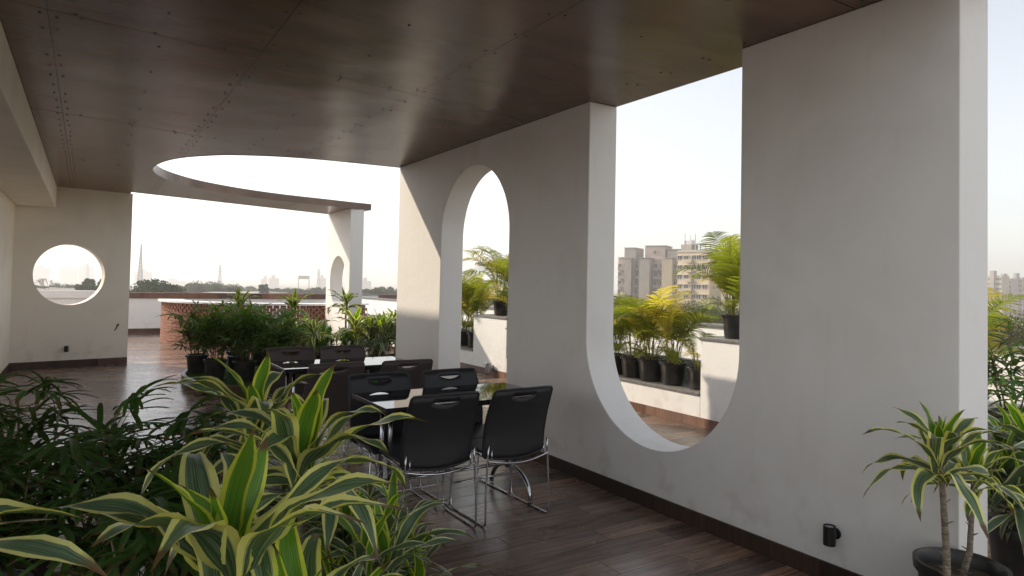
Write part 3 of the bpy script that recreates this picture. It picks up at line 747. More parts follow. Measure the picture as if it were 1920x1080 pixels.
def bushy(label, loc, h, seed=0, base=0.0, group=None, pot=(.15,.27), ns=9, scale=1.0, kind='bushy', nl=18):
    t = thing('bushy_dracaena', label, 'plant', (loc[0], loc[1], base), 0, group); rnd = random.Random(seed)
    if pot: pot_parts(t, pot[0], pot[1])
    z0 = pot[1]*.8 if pot else 0; hh = h-base
    for i in range(ns):
        a = i*2.4; r1 = .05+.17*math.sqrt(i/ns)*scale; z = z0+(hh-z0-.08)*rnd.uniform(.45,1.0) if i else hh-.08
        p0 = Vector((.03*math.cos(a), .03*math.sin(a), z0)); p1 = Vector((r1*math.cos(a), r1*math.sin(a), z))
        b = MB(); b.tube([p0, p0.lerp(p1,.5)+Vector((.02*math.cos(a),.02*math.sin(a),-.01)), p1], .006, 5, r1=.004); b.build('branch', M['cane'], t, smooth=True)
        aa = rnd.uniform(0,6)
        for j in range(nl):
            f = j/nl; aa += 2.399; cl = 'up' if f < .14 else ('mid' if f < .70 else 'low')
            q = p1-(p1-p0)*f*.42
            put('leaf', rnd.choice(LS[kind][cl]), t, q, (rnd.uniform(-.25,.25), rnd.uniform(-.2,.2), aa), scale*rnd.uniform(.8,1.15))
    return t

# ------------------------------------------------------------------ chairs
def make_chair():
    t = thing('stacking_chair', 'x', 'chair')
    W = .455; nu, nv = 28, 16
    def back(u, v, off=0.0):           # u -1..1 , v 0..1 bottom to top
        z = .415+(.845-.415)*v
        y = -.205-.012*math.sin(PI*min(1,v*1.1))*-1-.13*max(0, v-.25)**1.55-.03*(1-v)**3*-1
        y -= .030*(1-(u*u)) * (1-.5*v)
        z -= .026*(1-u*u)*(1-v)**2.5
        z -= .004*(abs(u)**6)*v**8
        hw = W/2*(1-.035*v+.03*math.sin(PI*v))
        return Vector((u*hw, y+off, z))
    sw_, zt, dep = .38, .90, .050      # slot half-width (in u), top v, depth v
    vs = []; fs = []
    rows = nv+1
    for i in range(nu+1):
        u = -1+2*i/nu; s = max(0, 1-(u/sw_)**2); lo = zt-dep*s
        vv = [lo*k/(rows-3) for k in range(rows-2)]+[zt, 1.0]
        for v in vv: vs.append(back(u, v))
    n1 = rows
    for i in range(nu):
        u = -1+2*(i+.5)/nu
        for k in range(rows-1):
            if k == rows-3 and abs(u) < sw_-.02: continue
            if k == rows-3 and abs(u) >= sw_: continue
            fs.append((i*n1+k, (i+1)*n1+k, (i+1)*n1+k+1, i*n1+k+1))
    # merge the zero-height rows outside the slot
    me_vs = vs
    b = MB(); b.add(me_vs, fs)
    o = b.build('backrest', M['shell'], t, smooth=True)
    import bmesh
    bmm = bmesh.new(); bmm.from_mesh(o.data); bmesh.ops.remove_doubles(bmm, verts=bmm.verts, dist=.0006); bmesh.ops.recalc_face_normals(bmm, faces=bmm.faces); bmm.to_mesh(o.data); bmm.free()
    md = o.modifiers.new('solid', 'SOLIDIFY'); md.thickness = .009; md.offset = 0
    # border rim all round
    rp = [back(-1, v) for v in np.linspace(.03, .97, 14)]+[back(u, 1.0) for u in np.linspace(-.95, .95, 14)]+[back(1, v) for v in np.linspace(.97, .03, 14)]+[back(u, 0) for u in np.linspace(.95,-.95, 14)]
    b = MB(); rp.append(rp[0]); b.tube(rp, .0085, 8, cap=False); b.build('back_border', M['border'], t, smooth=True)
    # seat
    def seat(u, v):
        hw = W/2*(.97+.03*v)
        return Vector((u*hw*(1-.06*(abs(v-.5)*2)**6), -.19+.41*v, .445+.010*(u*u)-.006*math.sin(PI*v)-(.022*max(0,(v-.8)/.2)**2)))
    b = MB(); N = 14; vs = [seat(-1+2*i/N, j/N) for i in range(N+1) for j in range(N+1)]
    b.add(vs, [(i*(N+1)+j, (i+1)*(N+1)+j, (i+1)*(N+1)+j+1, i*(N+1)+j+1) for i in range(N) for j in range(N)])
    o = b.build('seat', M['shell'], t, smooth=True); md = o.modifiers.new('solid', 'SOLIDIFY'); md.thickness = .02; md.offset = -1; md2 = o.modifiers.new('bev', 'BEVEL'); md2.width = .006; md2.segments = 2; md2.limit_method = 'ANGLE'
    # sled frames
    r = .0063
    for s in (-1, 1):
        x = s*.243; xi = s*.225
        pts = [(xi,-.235,.50),(xi*1.01,-.232,.44),(x,-.24,.20),(x,-.245,.045),(x,-.240,.018),(x,-.220,.0075),(x,-.10,.0075),(x,.16,.0075),(x,.185,.012),(x,.198,.035),(x,.200,.12),(xi,.185,.39),(xi,.178,.415),(xi,.150,.423),(xi,-.17,.418)]
        b = MB(); b.tube(pts, r, 8); o = b.build('sled_leg', M['chrome'], t, smooth=True)
        b = MB(); b.tube([(x*1.0,-.13,.004),(x,-.10,.004)], r*1.15, 8); b.tube([(x,.10,.004),(x,.13,.004)], r*1.15, 8); b.build('foot_pad', M['rubber'], o, smooth=True)
        b = MB(); b.tube([(s*.20,-.232,.47),(s*.20,-.236,.40)], .005, 6); b.build('back_pin', M['chrome'], t, smooth=True)
    b = MB(); b.tube([(-.235+.47*i/16, -.238-.0*i-.022*math.sin(PI*i/16), .405-.030*math.sin(PI*i/16)) for i in range(17)], r, 8); b.build('rear_rail', M['chrome'], t, smooth=True)
    b = MB(); b.tube([(-.225,.12,.415),(.225,.12,.415)], r, 8); b.build('front_rail', M['chrome'], t, smooth=True)
    b = MB(); b.tube([(-.238,.199,.16),(.238,.199,.16)], r*.8, 8); b.build('front_stretcher', M['chrome'], t, smooth=True)
    return t
chair = make_chair()
chairs = [
 (1.805, 3.80, 0, 'black chair nearest the foreground plants, its back to the camera'),
 (2.345, 3.79, .02, 'black chair closest to the white wall on the near side of the nearer table'),
 (1.765, 4.20, PI-.01, 'black chair facing the camera at the left of the nearer table, behind its glass top'),
 (2.335, 4.20, PI+.03, 'black chair facing the camera at the right of the nearer table, before the arch'),
 (1.69, 5.48, .02, 'brown chair at the left of the farther table, its full back turned to the camera'),
 (2.30, 5.46, -.03, 'brown chair with its back to us, right side of the farther table'),
 (1.675, 6.27, PI, 'brown chair on the far side of the farther table, left end'),
 (2.185, 6.25, PI+.02, 'brown chair on the far side of the farther table, beside the white wall end')]
for i, (x, y, a, lb) in enumerate(chairs):
    o = chair if i == 0 else copy_tree(chair)
    o.location = (x, y, 0); o.rotation_euler = (0, 0, a); tag(o, lb, 'chair', 'chairs around the two tables')
    if i >= 4:                          # the farther set is dark brown
        for c_ in o.children:
            if c_.name.split('.')[0] in ('backrest', 'seat', 'back_border'):
                c_.material_slots[0].link = 'OBJECT'; c_.material_slots[0].material = M['shell_brown']
def make_table():
    t = thing('dining_table', 'x', 'table'); w, d = .60, .30
    b = MB(); b.box(-w, w, -d, d, .742, .750); b.build('glass_top', M['glass'], t, bevel=.0015)
    b = MB(); b.box(-w+.001, w-.001, -d+.001, d-.001, .722, .7405); b.build('top_board', M['edge'], t, bevel=.002)
    for s in (-1, 1):
        x = s*.475
        for q in (-.028, .028):
            b = MB(); b.tube([(x+q,0,.20),(x+q,0,.72)], .0135, 12); b.build('column', M['chrome'], t, smooth=True)
        pts = [(x,.255*math.cos(a),.028+.185*math.sin(a)**.9) for a in np.linspace(0.02, PI-.02, 19)]
        pts = [(x*(1+.0), p[1], max(.012,p[2])) for p in pts]
        b = MB(); b.tube(pts, .0165, 10); f = b.build('arched_foot', M['chrome'], t, smooth=True)
        for q in (-.25, .25):
            b = MB(); b.lathe([(0,0),(.016,0),(.016,.016),(0,.016)], 12, (x,q*1.02,0)); b.build('foot_cap', M['rubber'], f)
    for q in (-.02, .02):
        b = MB(); b.tube([(-.475,q,.232),(.475,q,.232)], .0085, 8); b.build('long_rail', M['chrome'], t, smooth=True)
    b = MB(); b.box(-.50,.50,-.2,-.17,.695,.7215); b.box(-.50,.50,.17,.2,.695,.7215); b.build('under_frame', M['lamp_black'], t)
    return t
tb = make_table(); tb.location = (2.115, 4.02, 0); tag(tb, 'nearer rectangular table with a glossy black glass top and chrome arched feet', 'table', 'glass topped tables')
t2 = copy_tree(tb); t2.location = (2.02, 6.02, 0); tag(t2, 'farther rectangular glossy glass-topped table in front of the round planter', 'table', 'glass topped tables')

# ------------------------------------------------------------------ wall lamps
def wall_lamp(label, loc, rz, m='lamp_black', s=1.0):
    t = thing('wall_lamp', label, 'lamp', loc, rz)          # local +x points into the wall
    b = MB(); b.lathe([(0,-.048*s),(.029*s,-.048*s),(.030*s,-.045*s),(.030*s,.047*s),(.0285*s,.049*s),(.026*s,.047*s),(.026*s,.040*s),(0,.040*s)], 24, (-.06*s,0,0)); b.build('lamp_body', M[m], t)
    b = MB(); b.lathe([(0,.0415*s),(.0255*s,.0415*s)], 20, (-.06*s,0,0)); b.build('lens', M['lens'], t, fix=True)
    b = MB(); b.tube([(-.035*s,0,0),(-.012*s,0,0)], .019*s, 12); b.tube([(-.012*s,0,0),(-.0005,0,0)], .028*s, 16); b.build('bracket', M[m], t)
    return t
wall_lamp('black up-light low on the white wall at lower right', (PX, 1.985, .262), 0)
ll = wall_lamp('small black lamp just above the skirting of the round hole wall', (-.26, 13.115, .30), PI/2+math.atan2(dd.y, dd.x))
wall_lamp('grey wall lamp on the low wall seen through the arch', (WX, 9.32, .14), 0, 'lamp_grey', 1.6)

# ------------------------------------------------------------------ plants: foreground
dracaena('big lime-striped dracaena in the centre foreground with wide arching leaves', (.29, 1.60), .81, 'lemon', 30, 1.05, 3, 'foreground dracaenas', extra=[(.10,-.16,.70,22,.85)])
dracaena('lime-edged dracaena just behind the big foreground one, reaching towards the chairs', (.60, 2.16), .90, 'lemon', 28, 1.0, 8, 'foreground dracaenas')
dracaena('third lime-striped dracaena, farthest of the foreground row, its leaves over the dark floor', (.55, 2.62), .93, 'lemon', 26, .92, 15, 'foreground dracaenas')
dracaena('very close striped dracaena with broad leaves entering from the left edge', (-.41, 1.14), .97, 'lemon', 28, 1.12, 24, 'foreground dracaenas')
bushy('low bushy pale-edged dracaena in front of the near chair feet', (.80, 2.05), .80, 31, kind='pale', ns=10, nl=15, scale=.8, group='bushy dracaenas')
bushy('bushy green dracaena low at the bottom edge between the big striped ones', (.55, 1.72), .66, 37, kind='pale', ns=8, nl=14, scale=.75, group='bushy dracaenas')
for (x, y, h, sd, lb) in [(-.62,4.15,1.12,1,'dark lady palm at the far left edge in front of the round hole wall'),
                          (-.22,3.95,1.02,2,'dark lady palm second from the left in the foreground group'),
                          (.12,3.65,.98,3,'dark lady palm in the middle of the foreground group above a black pot'),
                          (.42,3.30,.90,4,'dark lady palm behind the striped dracaenas, next to the open floor'),
                          (-.30,3.25,.86,5,'dark lady palm low at the left with its black pot showing'),
                          (.20,2.85,.80,6,'dark lady palm directly behind the central striped dracaena'),
                          (.78,2.62,.74,7,'dark lady palm nearest to the dining chairs'),
                          (-.75,3.55,.95,8,'dark lady palm cut off by the left edge of the picture')]:
    rhapis(lb, (x, y), h, sd, group='lady palms in the foreground', nl=54, canes=8, pot=(.155,.30))
# ------------------------------------------------------------------ plants: ring planter
Z = .15
for (x, y, h, sd, lb) in [(1.36,10.45,1.08,11,'lady palm at the left end of the round planter, fingers over the floor'),
                          (1.50,9.75,1.08,12,'second lady palm from the left on the round planter rim'),
                          (1.80,9.38,1.12,13,'tall dense lady palm third from the left on the planter rim'),
                          (2.12,9.10,1.02,14,'dark lady palm on the planter rim just left of the farther table'),
                          (1.85,10.1,1.16,16,'lady palm standing behind the front pots of the round planter'),
                          (4.15,9.15,1.06,17,'lady palm at the right of the round planter beside the arcade wall')]:
    rhapis(lb, (x, y), h, sd, base=Z-.012, group='lady palms on the round planter', nl=74, canes=9, scale=1.05, fans=FAN2, pot=(.145,.27))
for (x, y, zt, s, n, sd, lb) in [(1.95,10.75,1.10,.85,20,41,'yellow-green dracaena head at the left above the lady palms'),
                              (2.72,10.55,1.06,.95,22,42,'yellow-striped dracaena in front of the perforated brick bar'),
                              (3.62,10.75,1.13,.95,22,43,'tallest yellow-striped dracaena left of the porthole pier'),
                              (2.60,9.0,.80,.85,22,44,'dracaena on a bare stem behind the left far chair'),
                              (3.18,9.0,.86,.95,24,45,'green dracaena on a thick bare stem between the two far chairs'),
                              (3.92,9.35,.88,.8,14,46,'slim upright dracaena between the pier and the arcade wall')]:
    dracaena(lb, (x, y), zt, 'lemon', n+4, s*1.0, sd, 'dracaenas in the round planter', base=Z-.012)
for (x, y, h, sd, lb) in [(2.95,9.9,.86,51,'bushy green dracaena in the middle of the round planter'),
                          (3.45,9.9,.84,52,'second bushy green dracaena, before the brick bar'),
                          (3.55,9.05,.96,53,'bushy white-edged dracaena in front of the sunlit pier foot'),
                          (2.35,9.55,.86,54,'low bushy dracaena among the planter pots behind the farther table'),
                      (4.30,9.75,.95,55,'bushy green dracaena at the right end of the planter'),(4.0,10.3,.92,56,'bushy green dracaena behind the slim upright one'),
                      (3.0,11.1,.92,57,'bushy dracaena at the back of the planter, against the brick'),(2.35,11.0,.95,58,'bushy dracaena at the back left of the planter')]:
    bushy(lb, (x, y), h, sd, base=Z-.012, group='bushy dracaenas in the round planter', ns=16, nl=18, scale=1.0, kind='pale' if sd == 53 else 'bushy')
# ------------------------------------------------------------------ plants: ledge and pedestals
LZ = .367
led = [(5.82,6.95,1.15,61,'areca palm hidden most by the edge of the U opening'),(5.82,6.58,1.1,62,'areca palm at the left end of the ledge row in the U opening'),
       (5.82,6.24,1.1,63,'second areca palm from the left on the ledge'),(5.82,5.92,1.15,64,'third areca palm on the ledge, tall and golden green'),
       (5.82,5.56,1.1,65,'fourth areca palm on the ledge beside the small one')]
for x, y, s, sd, lb in led: areca(lb, (x, y), LZ, s, sd, 15, .85, 'areca palms on the ledge', pot=(.155,.27))
areca('small sparse areca palm with few yellow stems, last on the ledge', (5.84, 5.17), LZ, .62, 66, 7, .75, 'areca palms on the ledge', pot=(.14,.25))
areca('large areca palm standing on the raised pedestal in the U opening', (5.84, 4.70), .972, 1.12, 67, 26, .88, 'areca palms on pedestals', pot=(.135,.25))
areca('areca palm on the pedestal seen through the arch', (5.90, 9.55), .972, 1.2, 68, 17, .9, 'areca palms on pedestals', pot=(.135,.25))
areca('areca palm on the ledge at the left of the arch', (5.84, 10.75), LZ, 1.35, 69, 16, .95, 'areca palms beyond the arch')
areca('second areca palm on the ledge in the arch, beside the pedestal', (5.84, 10.32), LZ, 1.25, 70, 15, .95, 'areca palms beyond the arch')
areca('areca palm leaning in at the right side of the arch', (5.88, 8.75), LZ, 1.3, 74, 14, .95, 'areca palms beyond the arch')
areca('areca palm on the ledge at the right edge of the picture', (5.88, 2.55), LZ, 1.1, 71, 14, .9, 'palms at the right edge')
rhapis('lady palm on the ledge at the right edge of the picture', (5.80, 2.15), 1.30, 72, base=LZ, nl=34, group='palms at the right edge')
rhapis('lady palm standing lower at the right edge before the ledge', (4.75, 1.55), 1.15, 73, nl=30, group='palms at the right edge')
# right foreground pots
dracaena('smaller drooping striped dracaena in the rear pot against the white wall end', (3.085, 1.33), .74, 'lemon', 18, .66, 81, 'potted dracaenas at lower right', pot=(.165,.385), lean=(-.01,-.05))
dracaena('tall striped dracaena with a bare ringed stem in the front pot at lower right', (2.755, 1.235), .86, 'lemon', 26, .74, 88, 'potted dracaenas at lower right', pot=(.165,.345), lean=(-.015,.015))
bushy('bright green bushy dracaena in a black pot at the right edge', (3.98, 1.42), .82, 91, kind='pale', ns=11, nl=16, scale=1.15, pot=(.17,.36), group='potted plants at lower right')

# ------------------------------------------------------------------ city
def crown_mesh(name, seed, m, n=5200, rx=3.6, rz=2.6, leaf=.42, gaps=.5):
    rnd = random.Random(seed); b = MB(); cl = []
    for i in range(16):
        a = rnd.uniform(0, 6.28); q = rnd.random()**.5*rx*.72; cl.append((q*math.cos(a), q*math.sin(a), rnd.uniform(-.5,.8)*rz*.8, rnd.uniform(.26,.46)*rx))
    for i in range(n):
        c = cl[i % 16]; v = Vector((rnd.gauss(0,1), rnd.gauss(0,1), rnd.gauss(0,1))).normalized()*c[3]*rnd.uniform(.6,1.05)
        p = Vector((c[0]+v.x, c[1]+v.y, c[2]+v.z*.75)); d = Vector((rnd.gauss(0,1), rnd.gauss(0,1), rnd.gauss(0,1))).normalized(); e = d.orthogonal().normalized(); s = leaf*rnd.uniform(.6,1.2)
        b.add([p-e*s*.5, p+d*s*.3, p+e*s*.5, p-d*s*.3], [(0,1,2,3)])
    return b.mesh(name, m)
CR = [crown_mesh('crown', 1, M['crown']), crown_mesh('crown', 2, M['crown'], rx=4.6, rz=1.9), crown_mesh('crown', 3, M['crown2'], rx=3.0, rz=3.2), crown_mesh('crown', 4, M['crown'], rx=2.3, rz=4.2)]
CN = crown_mesh('crown', 5, M['crown2'], n=9000, rx=4.2, rz=3.0, leaf=.20)
tk = MB(); tk.tube([(0,0,-26),(0,0,-11),(.1,.1,-6),(0,.2,-1.5)], .4, 8, r1=.22)
for a in range(5): tk.tube([(0,.2,-2.5),(1.3*math.cos(a*1.26),1.3*math.sin(a*1.26),-.6),(2.2*math.cos(a*1.26+.3),2.2*math.sin(a*1.26+.3),1.0)], .14, 6, r1=.05)
TK = tk.mesh('trunk', M['bark'])
LM = [(90,'bare leafless tree'),(166,'pointed tree'),(265,'tall slim pylon'),(285,'wide round-topped tree'),(413,'pylon with cross arms'),(495,'small dark conical tree'),(570,'hoarding frame'),(598,'faint pylon'),(700,'porthole pier')]
LCOUNT = {}
def place_label(what, px):
    l = min(LM, key=lambda q: abs(q[0]-px)); d = px-l[0]
    w_ = ('just ' if abs(d) < 8 else ('a little ' if abs(d) < 22 else ('well ' if abs(d) < 45 else 'far ')))+('left' if d < 0 else 'right')
    return what+' on the horizon '+w_+' of the '+l[1]
def tree(px, py_top, d, var=0, s=1.0, label='tree', group='trees beyond the parapet', near=False):
    p = at(px, py_top, d); hh = [2.6,1.9,3.2,4.2][var]*s if not near else 3.0*s
    t = thing('tree', label, 'tree', (p.x, p.y, p.z-hh*.95), random.uniform(0,6), group)
    put('crown', CN if near else CR[var], t, (0,0,0), (0,0,0), s); put('trunk', TK, t, (0,0,0), (0,0,0), s)
    return t
tree(285, 529, 95, 1, 1.15, 'wide dark round-topped tree just above the far parapet', 'distant trees')
tree(255, 540, 90, 0, .6, 'small dark tree left of the wide round-topped one')
far = [(300,538,140,0,.8),(345,535,200,0,1.2),(368,531,210,0,1.1),(385,529,190,1,1.1),(404,532,200,0,1.0),(423,534,185,1,.9),(436,538,180,0,.7),(330,541,190,0,.9),(462,536,300,0,1.3),(478,538,260,2,.9),(495,529,170,3,.62),(512,540,240,0,.8),
       (530,540,250,0,1),(548,541,260,1,.9),(568,541,260,0,.9),(585,542,230,1,.9),(600,538,240,0,.9),(692,541,220,0,.8),(707,542,200,0,.7),(720,537,230,0,1.0),(735,540,200,0,.9),
       (62,536,190,0,.8),(75,534,200,0,.9),(110,533,210,1,1),(125,534,205,0,.9),(140,535,220,1,.9),(155,537,200,0,.7),(178,534,160,0,.7)]
for i, (px, py, d, v, s) in enumerate(far):
    tree(px, py, d, v, s, place_label(['low hazy tree','hazy tree','broad hazy tree'][0 if s < .8 else (1 if s < 1 else 2)], px), 'trees along the hazy horizon')
tree(166, 517, 120, 3, .62, 'dark pointed tree seen through the round hole', 'distant trees')
tree(194, 518, 115, 3, .55, 'dark pointed tree at the right rim of the round hole', 'distant trees')
tree(172, 530, 110, 0, .7, 'low dark tree beside the pointed one in the round hole', 'distant trees')
# bare tree in the round hole
p = at(88, 519, 120); t = thing('bare_tree', 'leafless tree with thin spreading twigs seen through the round hole', 'tree', (p.x, p.y, p.z-4.5))
b = MB(); rnd = random.Random(5)
def branch(q, d, l, r, k):
    e = q+d*l; b.tube([q, q.lerp(e,.5)+Vector((rnd.uniform(-.1,.1)*l,rnd.uniform(-.1,.1)*l,0)), e], r, 5, cap=False, r1=r*.6)
    if k: 
        for i in range(3): branch(e, (d+Vector((rnd.uniform(-.8,.8), rnd.uniform(-.8,.8), rnd.uniform(-.15,.5)))).normalized(), l*.68, r*.6, k-1)
branch(Vector((0,0,0)), Vector((0,0,1)), 1.6, .12, 5); b.build('branches', M['bare'], t)
b = MB(); b.tube([(0,0,-14),(0,0,.1)], .22, 8, r1=.13); b.build('trunk', M['bare'], t)
for (px, py, d, s, lb, gr) in [
 (1265,578,52,.8,'grey-green tree below the left edge of the cream apartment block','trees below the cream block'),
 (1295,568,58,1.0,'tallest grey-green tree, in front of the middle of the cream block','trees below the cream block'),
 (1325,572,50,.9,'grey-green tree below the right half of the cream block','trees below the cream block'),
 (1345,582,46,.7,'low grey-green tree left of the pedestal pot','trees below the cream block'),
 (1375,578,55,.9,'grey-green tree behind the pedestal palm','trees below the cream block'),
 (1235,585,50,.7,'grey-green tree behind the third and fourth ledge palms','trees below the towers'),
 (1200,590,50,.8,'grey-green tree behind the second ledge palm','trees below the towers'),
 (1165,592,52,.8,'grey-green tree next to the left jamb of the U opening','trees below the towers'),
 (1880,585,42,.6,'leafy tree beyond the ledge next to the right wall end','trees at the right edge'),
 (1915,590,38,.7,'leafy tree cut by the right picture edge','trees at the right edge'),
 (870,600,64,.9,'tree behind the palms at the left of the arch','trees beyond the arch'),
 (905,600,60,.9,'tree behind the pedestal palm in the arch','trees beyond the arch'),
 (940,592,60,.9,'tree behind the palms at the right of the arch','trees beyond the arch')]:
    tree(px, py, d, 0, s, lb, gr, near=True)
# apartment blocks
def block(root, name, x0, x1, y0, y1, z0, z1, m): 
    b = MB(); b.box(x0, x1, y0, y1, z0, z1); return b.build(name, M[m], root)
WMS = {}
def window(root, x, y, z, w_, h, side='f', frame=True, hood=True):
    """window with recess-like frame, pane and hood on the front (-y) or left (-x) or right (+x) face"""
    key = (round(w_,2), round(h,2), side, hood)
    if key not in WMS:
        f = MB(); p = MB(); rot = {'f': Matrix.Identity(4), 'l': Matrix.Rotation(-PI/2, 4, 'Z'), 'r': Matrix.Rotation(PI/2, 4, 'Z')}[side]
        f.box(-w_/2-.12, w_/2+.12, -.10, 0, -.12, 0, rot); f.box(-w_/2-.1, -w_/2, -.08, 0, 0, h, rot); f.box(w_/2, w_/2+.1, -.08, 0, 0, h, rot); f.box(-.05,.05,-.06,0,0,h,rot)
        if hood: f.box(-w_/2-.25, w_/2+.25, -.6, 0, h, h+.12, rot)
        p.box(-w_/2, w_/2, -.03, 0, 0, h, rot)
        WMS[key] = (f.mesh('window', M['frame']), p.mesh('pane', M['win']))
    fm, pm = WMS[key]; o = put('window', fm, root, (x, y, z)); put('pane', pm, o)
def balcony(root, x, y, z, w_, m='cream'):
    key = ('bal', round(w_,1), m)
    if key not in WMS:
        f = MB(); f.box(-w_/2, w_/2, -1.3, 0, 0, .15); f.box(-w_/2, w_/2, -1.3, -1.2, .15, 1.0); f.box(-w_/2, -w_/2+.1, -1.2, 0, .15, 1.0); f.box(w_/2-.1, w_/2, -1.2, 0, .15, 1.0); WMS[key] = f.mesh('balcony', M[m])
    put('balcony', WMS[key], root, (x, y, z))
def rig(px, d, label, rz_off):
    p = at(px, 545, d); rz = math.atan2(-p.x, p.y)+rz_off     # local -y faces the camera when rz_off = 0
    return thing('apartment_building', label, 'building', (p.x, p.y, -14), rz, None)
# cream block (right of centre in the U opening)
D = 205; u = D/F_PX; top = 14+1.5+(546-477)*u
r_ = rig(1330, D, 'cream six-storey apartment block with rows of windows and a rooftop pergola', -.52)
WF = 60*u/math.cos(.52); WS = 24*u/math.sin(.52)
block(r_, 'wall', -WF, 0, 0, WS, 0, top, 'cream'); b = MB(); b.box(-WF-.25, .25, -.25, WS+.2, top, top+.25); b.box(-WF, 0, 0, .2, top+.25, top+.7); b.build('roof_slab', M['roofc'], r_)
fl_h = 3.05
for k in range(7):
    z = top-2.4-fl_h*k
    if z < 2: break
    for x in (-WF*.93, -WF*.72, -WF*.48, -WF*.33, -WF*.14): window(r_, x, 0, z, 1.5, 1.3)
    if k % 1 == 0: balcony(r_, -WF*.6, 0, z-.9, 2.2)
    for y in (WS*.3, WS*.7): window(r_, 0, y, z, .9, 1.1, 'r', hood=False)
b = MB()
for i in range(5): b.box(-WF*.52+i*.9, -WF*.52+i*.9+.25, 1, 4.5, top+2.5, top+2.75)
for x in (-WF*.52, -WF*.52+3.6):
    for y in (1.2, 4.2): b.box(x, x+.25, y, y+.25, top+.25, top+2.5)
b.build('rooftop_pergola', M['roofc'], r_)
b = MB(); b.box(-WF*.95, -WF*.62, 1, 5, top+.25, top+2.6); b.build('roof_room', M['greyb'], r_)
for i, x in enumerate((-WF*.92, -WF*.8, -WF*.7)):
    b = MB(); b.lathe([(0,0),(.8,0),(.85,1.3),(.4,1.6),(0,1.65)], 14, (x, 3, top+2.6)); b.build('water_tank', M['white_tank'], r_)
b = MB(); b.tube([(-WF*.55,2,top),(-WF*.55,2,top+6)], .08, 5); b.tube([(-WF*.88,2,top),(-WF*.88,2,top+6.2)], .08, 5); b.tube([(-WF*.7,2,top),(-WF*.7,2,top+5.4)], .08, 5); b.build('antenna', M['steel'], r_)
# neighbouring block at the right jamb
r_ = rig(1352, 190, 'cream apartment block with a taller roof tower at the right side of the U opening', -.35); u = 190/F_PX; top = 15.5+(546-475)*u
block(r_, 'wall', 0, 16, 0, 12, 0, top, 'cream'); block(r_, 'roof_tower', 1.2, 9, 1, 8, top, top+3.6, 'greyb')
for k in range(7):
    z = top-2.4-fl_h*k
    if z < 2: break
    for x in (2, 4.2, 7, 11): window(r_, x, 0, z, 1.6, 1.3)
# beige grey tower cluster
r_ = rig(1215, 232, 'beige-grey apartment cluster with stair towers and recessed balconies', -.30); u = 232/F_PX
Z_ = lambda py: 15.5+(545-py)*u
X_ = lambda px: (px-1215)*u
parts = [(1150,1166,490,'pinkb',3),(1166,1188,472,'greyb',1.0),(1172,1184,492,'greyb',-1.5),(1184,1204,494,'greyb',2.2),(1204,1243,468,'pinkb',2.5),(1200,1220,492,'greyb',-1.8),(1220,1243,494,'greyb',1.8),(1243,1262,492,'cream',-1.6),(1245,1278,475,'greyb',3),(1262,1290,490,'greyb',1.5)]
for (a, b_, pt, m_, yy) in parts:
    block(r_, 'wall', X_(a), X_(b_)-.01, yy, yy+9+(a % 7)*.1, 0, Z_(pt)+(a % 3)*.07, m_)
    b = MB(); b.box(X_(a)-.15, X_(b_)+.14, yy-.15, yy+9.2, Z_(pt)+.22, Z_(pt)+.42); b.build('parapet_band', M['roofc'], r_)
for (a, b_, yy) in [(1184,1200,2.2),(1220,1243,1.8),(1262,1277,1.5),(1150,1166,3)]:
    for k in range(6):
        z = Z_(494)-2.6-fl_h*k; xm = (X_(a)+X_(b_))/2
        window(r_, xm-1.0, yy, z, .9, 1.3); window(r_, xm+1.1, yy, z, .9, 1.5, hood=False); balcony(r_, xm, yy, z-1.0, (b_-a)*u*.8, 'greyb')
window(r_, X_(1223), 2.5, Z_(482), .8, 1.2)
# far cluster at the right edge
for i, (px, d, wd, pt, m_, lb) in enumerate([(1852,420,22,523,'cream','distant cream apartment block next to the wall edge at far right'),(1874,430,18,528,'pinkb','distant pinkish apartment block, middle of the far right group'),(1898,440,16,526,'greyb','distant grey apartment block near the right picture edge'),(1918,450,22,524,'cream','distant cream apartment block cut by the right picture edge')]):
    u = d/F_PX; r_ = rig(px, d, lb, -.3); tp = 15.5+(558-pt)*u
    block(r_, 'wall', 0, wd*u, 0, 14, 0, tp, m_); block(r_, 'stair_tower', wd*u*.2, wd*u*.5, -1.5, 4, 0, tp+3, 'greyb')
    for k in range(6):
        for x in (wd*u*.12, wd*u*.65, wd*u*.85): window(r_, x, 0, tp-3-3.1*k, 1.4, 1.5)
b = MB(); b.box(0,60,0,20,0,10.6); p = at(1850, 575, 120); o = b.build('low_hall', M['cream'], None, (p.x, p.y, -14), (0,0,math.atan2(-p.x,p.y)-.2)); tag(o, 'long low cream hall roof beyond the right end of the ledge', 'building')
# low town beyond the far parapet
rnd = random.Random(11)
for i, px in enumerate([72,105,150,252,272,300,352,392,430,448,470,503,520,545,562,585,604,690,704,722,738]):
    d = rnd.uniform(150,420); u = d/F_PX
    p = at(px, 0, d); wd = rnd.uniform(8,18); tp = 15.5-d*.0195*rnd.uniform(.85,1.3)
    hc_ = rnd.choice(['white','brick red','beige','white'])
    t = thing('town_house', place_label(hc_+' flat-roofed house', px), 'house', (p.x, p.y, -14), rnd.uniform(-.5,.5), 'houses of the low town')
    block(t, 'wall', -wd/2, wd/2, 0, 9, 0, tp, {'white':'house','brick red':'house2','beige':'greyb'}[hc_])
    b = MB(); b.box(-wd/2-.3, wd/2+.3, -.3, 9.3, tp, tp+.3); b.build('roof', M['roofc'], t)
    for k in range(3): window(t, -wd/2+wd*(k+.5)/3, 0, tp-2.4, 1.3, 1.2, hood=False)
    if rnd.random() < .5:
        b = MB(); b.lathe([(0,0),(.7,0),(.75,1.2),(0,1.5)], 10, (wd*.2,4,tp+.3)); b.build('water_tank', M['white_tank'], t)
